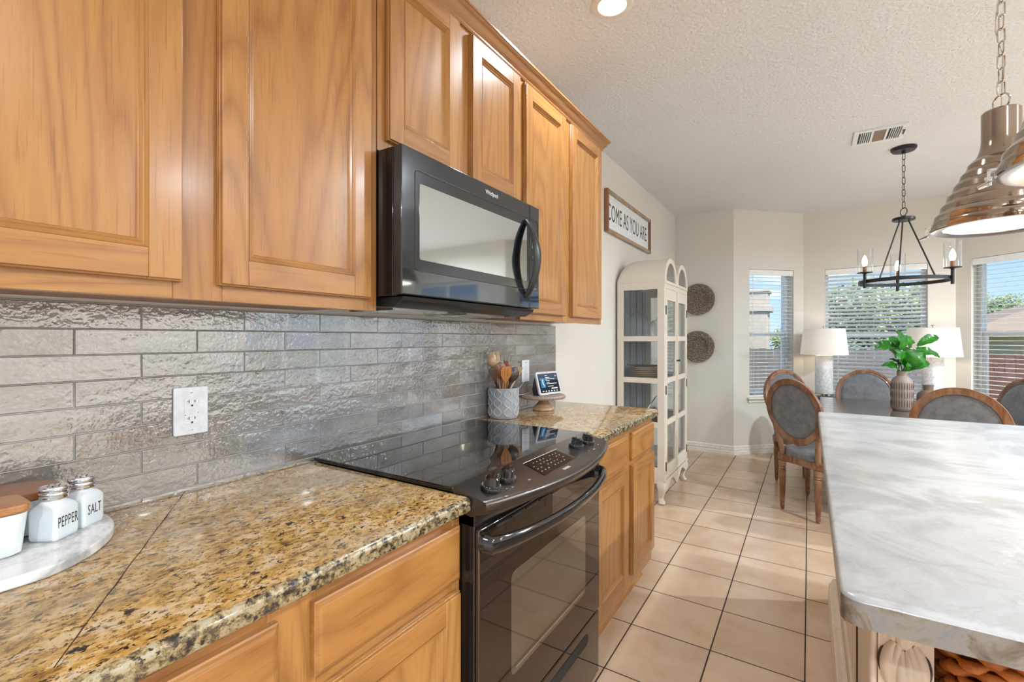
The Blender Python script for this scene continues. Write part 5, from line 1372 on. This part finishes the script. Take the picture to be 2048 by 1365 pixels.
# ------------------------------------------------------------------ pendants over the island
def pendant(x,y,label):
    t=thing('pendant_lamp',(x,y,CEIL),label,'lamp','polished nickel pendants over the island')
    zb=1.690; R=.187
    b=MB(); b.lathe([(0,CEIL-.0005),(.065,CEIL-.0005),(.067,CEIL-.008),(.058,CEIL-.024),(.012,CEIL-.03),(0,CEIL-.03)],(x,y,0),32); b.build('canopy','nickel',t)
    b=MB(); chain(b,x,y,zb+.452,CEIL-.028,.050,.0105,.0026); b.torus((x,y,zb+.428),.027,.0030,'x',24,6,rot=.6); b.build('chain','chrome',t)
    b=MB(); b.tube([(x+.012,y,CEIL-.03),(x+.006,y+.004,2.5),(x-.014,y-.005,2.42),(x-.016,y-.006,2.36),(x+.004,y,2.28),(x,y,zb+.40)],.0015,6); b.build('wire','chrome',t)
    prof=[(.012,.400),(.046,.399),(.050,.394),(.050,.300),(.052,.278),(.058,.256),(.066,.240)]
    z=.236; r=.070
    for i in range(6):
        r2_=.070+(.176-.070)*((i+1)/6)**.95; z2=.236-(.236-.030)*((i+1)/6)
        prof+=[(r+.0025,z+.001),(r+(r2_-r)*.55+.0035,z+(z2-z)*.35),(r2_-.001,z2+.004),(r2_-.002,z2+.001)]
        r,z=r2_,z2
    prof+=[(.178,.030),(.180,.026),(.180,.012),(.1845,.010),(.1845,.002),(.181,.0)]
    b=MB(); b.lathe([(p,zb+q) for p,q in prof],(x,y,0),72,caps=False); 
    sh=b.build('shade','nickel',t,ang=28)
    b=MB(); b.lathe([(.181,zb),(.172,zb+.001),(.150,zb+.006),(.149,zb+.010),(.176,zb+.012)],(x,y,0),72,caps=False); b.build('chrome_rim','chrome2',sh)
    b=MB(); b.lathe([(0,zb+.006),(.05,zb+.0062),(.149,zb+.008),(.149,zb+.0095),(0,zb+.0095)],(x,y,0),64,caps=False); b.build('glass_diffuser','diffuser',sh)
    for a in (164,284,44):
        q=MB(); q.box(.178,.196,-.012,.012,.022,.028); q.box(.190,.196,-.012,.012,-.004,.028); q.box(.186,.200,-.016,.016,.002,.008); q.tube([(.192,0,-.010),(.192,0,.012)],.004,8); q.tube([(.190,-.014,-.004),(.212,-.006,-.012)],.003,6); q.tube([(.190,.014,-.004),(.212,.006,-.012)],.003,6)
        q.xf(Matrix.Translation((x,y,zb))@Matrix.Rotation(math.radians(a),4,'Z')); q.build('clasp','chrome2',sh)
    l=bpy.data.lights.new('pendant_light','AREA'); l.shape='DISK'; l.size=.28; l.energy=1.5; l.color=(1,.9,.78); lo=bpy.data.objects.new('pendant_light',l); C.objects.link(lo); lo.parent=t; lo.location=(0,0,zb-.004-CEIL)
pendant(1.904,2.250,'further polished nickel dome pendant with a stepped shade, hung on a chain')
pendant(1.904,1.534,'nearer polished nickel pendant cut by the right photo edge')

# ------------------------------------------------------------------ ceiling vent and downlights
def vent():
    x0,x1,y0,y1=1.618,1.918,4.065,4.345; z=CEIL-.0005
    t=thing('ceiling_vent',(1.77,4.2,CEIL),'white louvred ceiling vent with a brown square in its middle','vent')
    b=MB(); zf=z-.010
    b.box(x0,x1,y0,y0+.03,zf,z); b.box(x0,x1,y1-.03,y1,zf,z)
    for a,c in ((x0,x0+.030),(x0+.102,x0+.116),(x0+.184,x0+.198),(x1-.030,x1)): b.box(a,c,y0+.03,y1-.03,zf,z)
    for s in (x0+.030,x0+.198):
        for i in range(1,6): b.box(s+i*.0120,s+i*.0120+.005,y0+.03,y1-.03,zf,z-.002)
    b.build('grille','vent_white',t,bevel=.001)
    b=MB(); b.box(x0+.117,x0+.183,y0+.031,y1-.031,z-.006,z-.003); b.build('filter','vent_filter',t)
    b=MB(); b.box(x0+.03,x0+.102,y0+.03,y1-.03,z-.0012,z-.0002); b.box(x0+.198,x1-.03,y0+.03,y1-.03,z-.0012,z-.0002); b.build('dark_opening','slot',t)
    b=MB(); b.box(x1-.016,x1-.010,y0+.11,y0+.17,z-.020,z-.0102); b.box(x1-.022,x1-.008,y0+.10,y0+.108,z-.016,z-.0102); b.build('lever','black_satin',t)
vent()
def downlight(x,y,label,e=26):
    t=thing('recessed_downlight',(x,y,CEIL),label,'downlight','recessed ceiling downlights')
    b=MB(); z=CEIL-.0004; b.lathe([(.060,z),(.088,z),(.090,z-.003),(.086,z-.006),(.062,z-.008),(.058,z-.004)],(x,y,0),40,caps=False); b.build('trim_ring','trim',t)
    b=MB(); b.lathe([(0,z-.001),(.0595,z-.001),(.0595,z-.003),(0,z-.0035)],(x,y,0),32,caps=False); b.build('lens','can_glow',t)
    l=bpy.data.lights.new('downlight_light','AREA'); l.shape='DISK'; l.size=.11; l.energy=e; l.color=(.83,.92,1); l.spread=math.radians(170); lo=bpy.data.objects.new('downlight_light',l); C.objects.link(lo); lo.parent=t; lo.location=(0,0,-.012)
downlight(.626,1.945,'lit recessed downlight at the top edge above the right wall cabinets',9)
for (x,y,s) in ((2.6,.30,'behind the near end of the island'),(2.7,-1.5,'behind the camera in the middle'),(4.2,-.6,'right of the camera'),(4.2,2.0,'right of the island'),(4.2,4.2,'right of the dining table'),(1.3,-1.9,'behind the camera on the left'),(2.75,2.9,'between the island and the dining table on the right')):  # unseen downlights added as fill light for the room
    downlight(x,y,'added unseen fill downlight '+s,12 if y==.30 else (24 if x==2.75 else (95 if y>4 else (34 if x==1.3 else 42))))

# ------------------------------------------------------------------ outside
GZ=-.75
struct(MB().box(-8,12,7.15,11.3,GZ,GZ+.05).build('bounce_patio','concrete'))  # pale slab out of view, added to bounce sunlight onto the ceiling
struct(MB().box(-30,40,7.2,60,GZ-.1,GZ).build('ground','grass'))
def fence(name,x0,x1,y,z1,m,label):
    t=thing(name,((x0+x1)/2,y,GZ),label,'fence')
    b=MB(); n=int((x1-x0)/.145)
    for i in range(n): b.box(x0+i*.145,x0+i*.145+.139,y,y+.02,GZ,z1+random.uniform(-.01,.01))
    b.box(x0,x1,y+.021,y+.06,z1-.35,z1-.26); b.box(x0,x1,y+.021,y+.06,GZ+.3,GZ+.39)
    b.build('boards',m,t)
fence('wooden_fence',-3.5,3.4,11.6,1.08,'fence_g','weathered grey board fence seen through the left and central windows')
fence('wooden_fence',3.45,14,12.4,1.0,'fence_r','red brown board fence seen through the right window')
def tree(x,y,zc,rx,rz,n,label,kind='garden_tree'):
    t=thing(kind,(x,y,GZ),label,'tree','trees behind the garden fences')
    b=MB(); b.tube([(x,y,GZ),(x+.05,y,GZ+.8),(x,y+.05,zc)],[.14,.11,.05],8); b.tube([(x,y,zc-rz*.5),(x+rx*.5,y,zc+rz*.2)],[.05,.02],6); b.tube([(x,y,zc-rz*.5),(x-rx*.5,y,zc+rz*.3)],[.05,.02],6); b.build('trunk','bark',t)
    b=MB(); 
    blobs=[(random.uniform(-.55,.55),random.uniform(-.5,.5),random.uniform(-.4,.5),random.uniform(.35,.6)) for _ in range(16)]
    for i in range(n):
        bx_,by_,bz_,br_=random.choice(blobs); d=Vector((random.gauss(0,1),random.gauss(0,1),random.gauss(0,1))).normalized()*br_*random.uniform(.6,1.05)
        p=Vector((x+(bx_+d.x)*rx,y+(by_+d.y)*rx,zc+(bz_+d.z)*rz)); s=random.uniform(.03,.07)
        u=Vector((random.gauss(0,1),random.gauss(0,1),random.gauss(0,.6))).normalized(); w=u.orthogonal().normalized()
        b.add([p-u*s,p+w*s*.5,p+u*s,p-w*s*.5],[(0,1,2,3)])
    b.build('crown','foliage',t,smooth=False)
tree(2.95,14.2,1.75,1.55,1.15,15000,'broad olive green tree filling the central window')
tree(8.7,30.5,2.45,1.25,1.15,6500,'round green tree above the tan roof in the right window')
tree(11.2,30.8,1.9,1.15,.8,3000,'low wide tree at the right edge of the right window')
tree(.75,20,1.2,.9,.6,2500,'small bush top beside the pale stone chimney in the narrow window')
def house(x0,x1,y,ze,zr,label,name='neighbour_house'):
    t=thing(name,((x0+x1)/2,y,GZ),label,'house')
    b=MB(); b.box(x0,x1,y,y+8,GZ,ze); b.build('wall','siding',t)
    b=MB(); e=.5; xm0,xm1=x0+3.2,x1-3.2; b.add([(x0-e,y-e,ze),(x1+e,y-e,ze),(x1+e,y+8+e,ze),(x0-e,y+8+e,ze),(xm0,y+4,zr),(xm1,y+4,zr)],[(0,1,5,4),(1,2,5),(2,3,4,5),(3,0,4),(3,2,1,0)]); b.box(x0-e,x1+e,y-e-.02,y-e,ze-.14,ze+.02); b.build('roof','roof',t,smooth=False)
    for i in range(5):
        xx=x0+.9+i*1.5
        f=MB(); f.box(xx-.06,xx+.86,y-.04,y-.001,ze-1.35,ze-.35); w=f.build('window','siding',t); p=MB(); p.box(xx,xx+.8,y-.05,y-.041,ze-1.29,ze-.41); p.build('pane','housewin',w)
house(5.75,17,19.5,1.5,2.9,'cream house with tan shingle roof behind the red brown fence')
t=thing('stone_chimney_house',(.1,12.6,GZ),'pale stone chimney stack seen through the narrow left window','building')
b=MB(); b.box(-.35,.52,12.6,13.4,GZ,1.95); b.box(-.35,.60,12.55,13.45,1.95,2.10); b.box(-.30,.52,12.6,13.4,2.10,2.42); b.box(-.35,.56,12.56,13.44,2.42,2.48); b.build('stack','stone',t,bevel=.01)
b=MB(); b.box(-6,-.36,12.8,20,GZ,1.7); b.build('wall','siding',t)
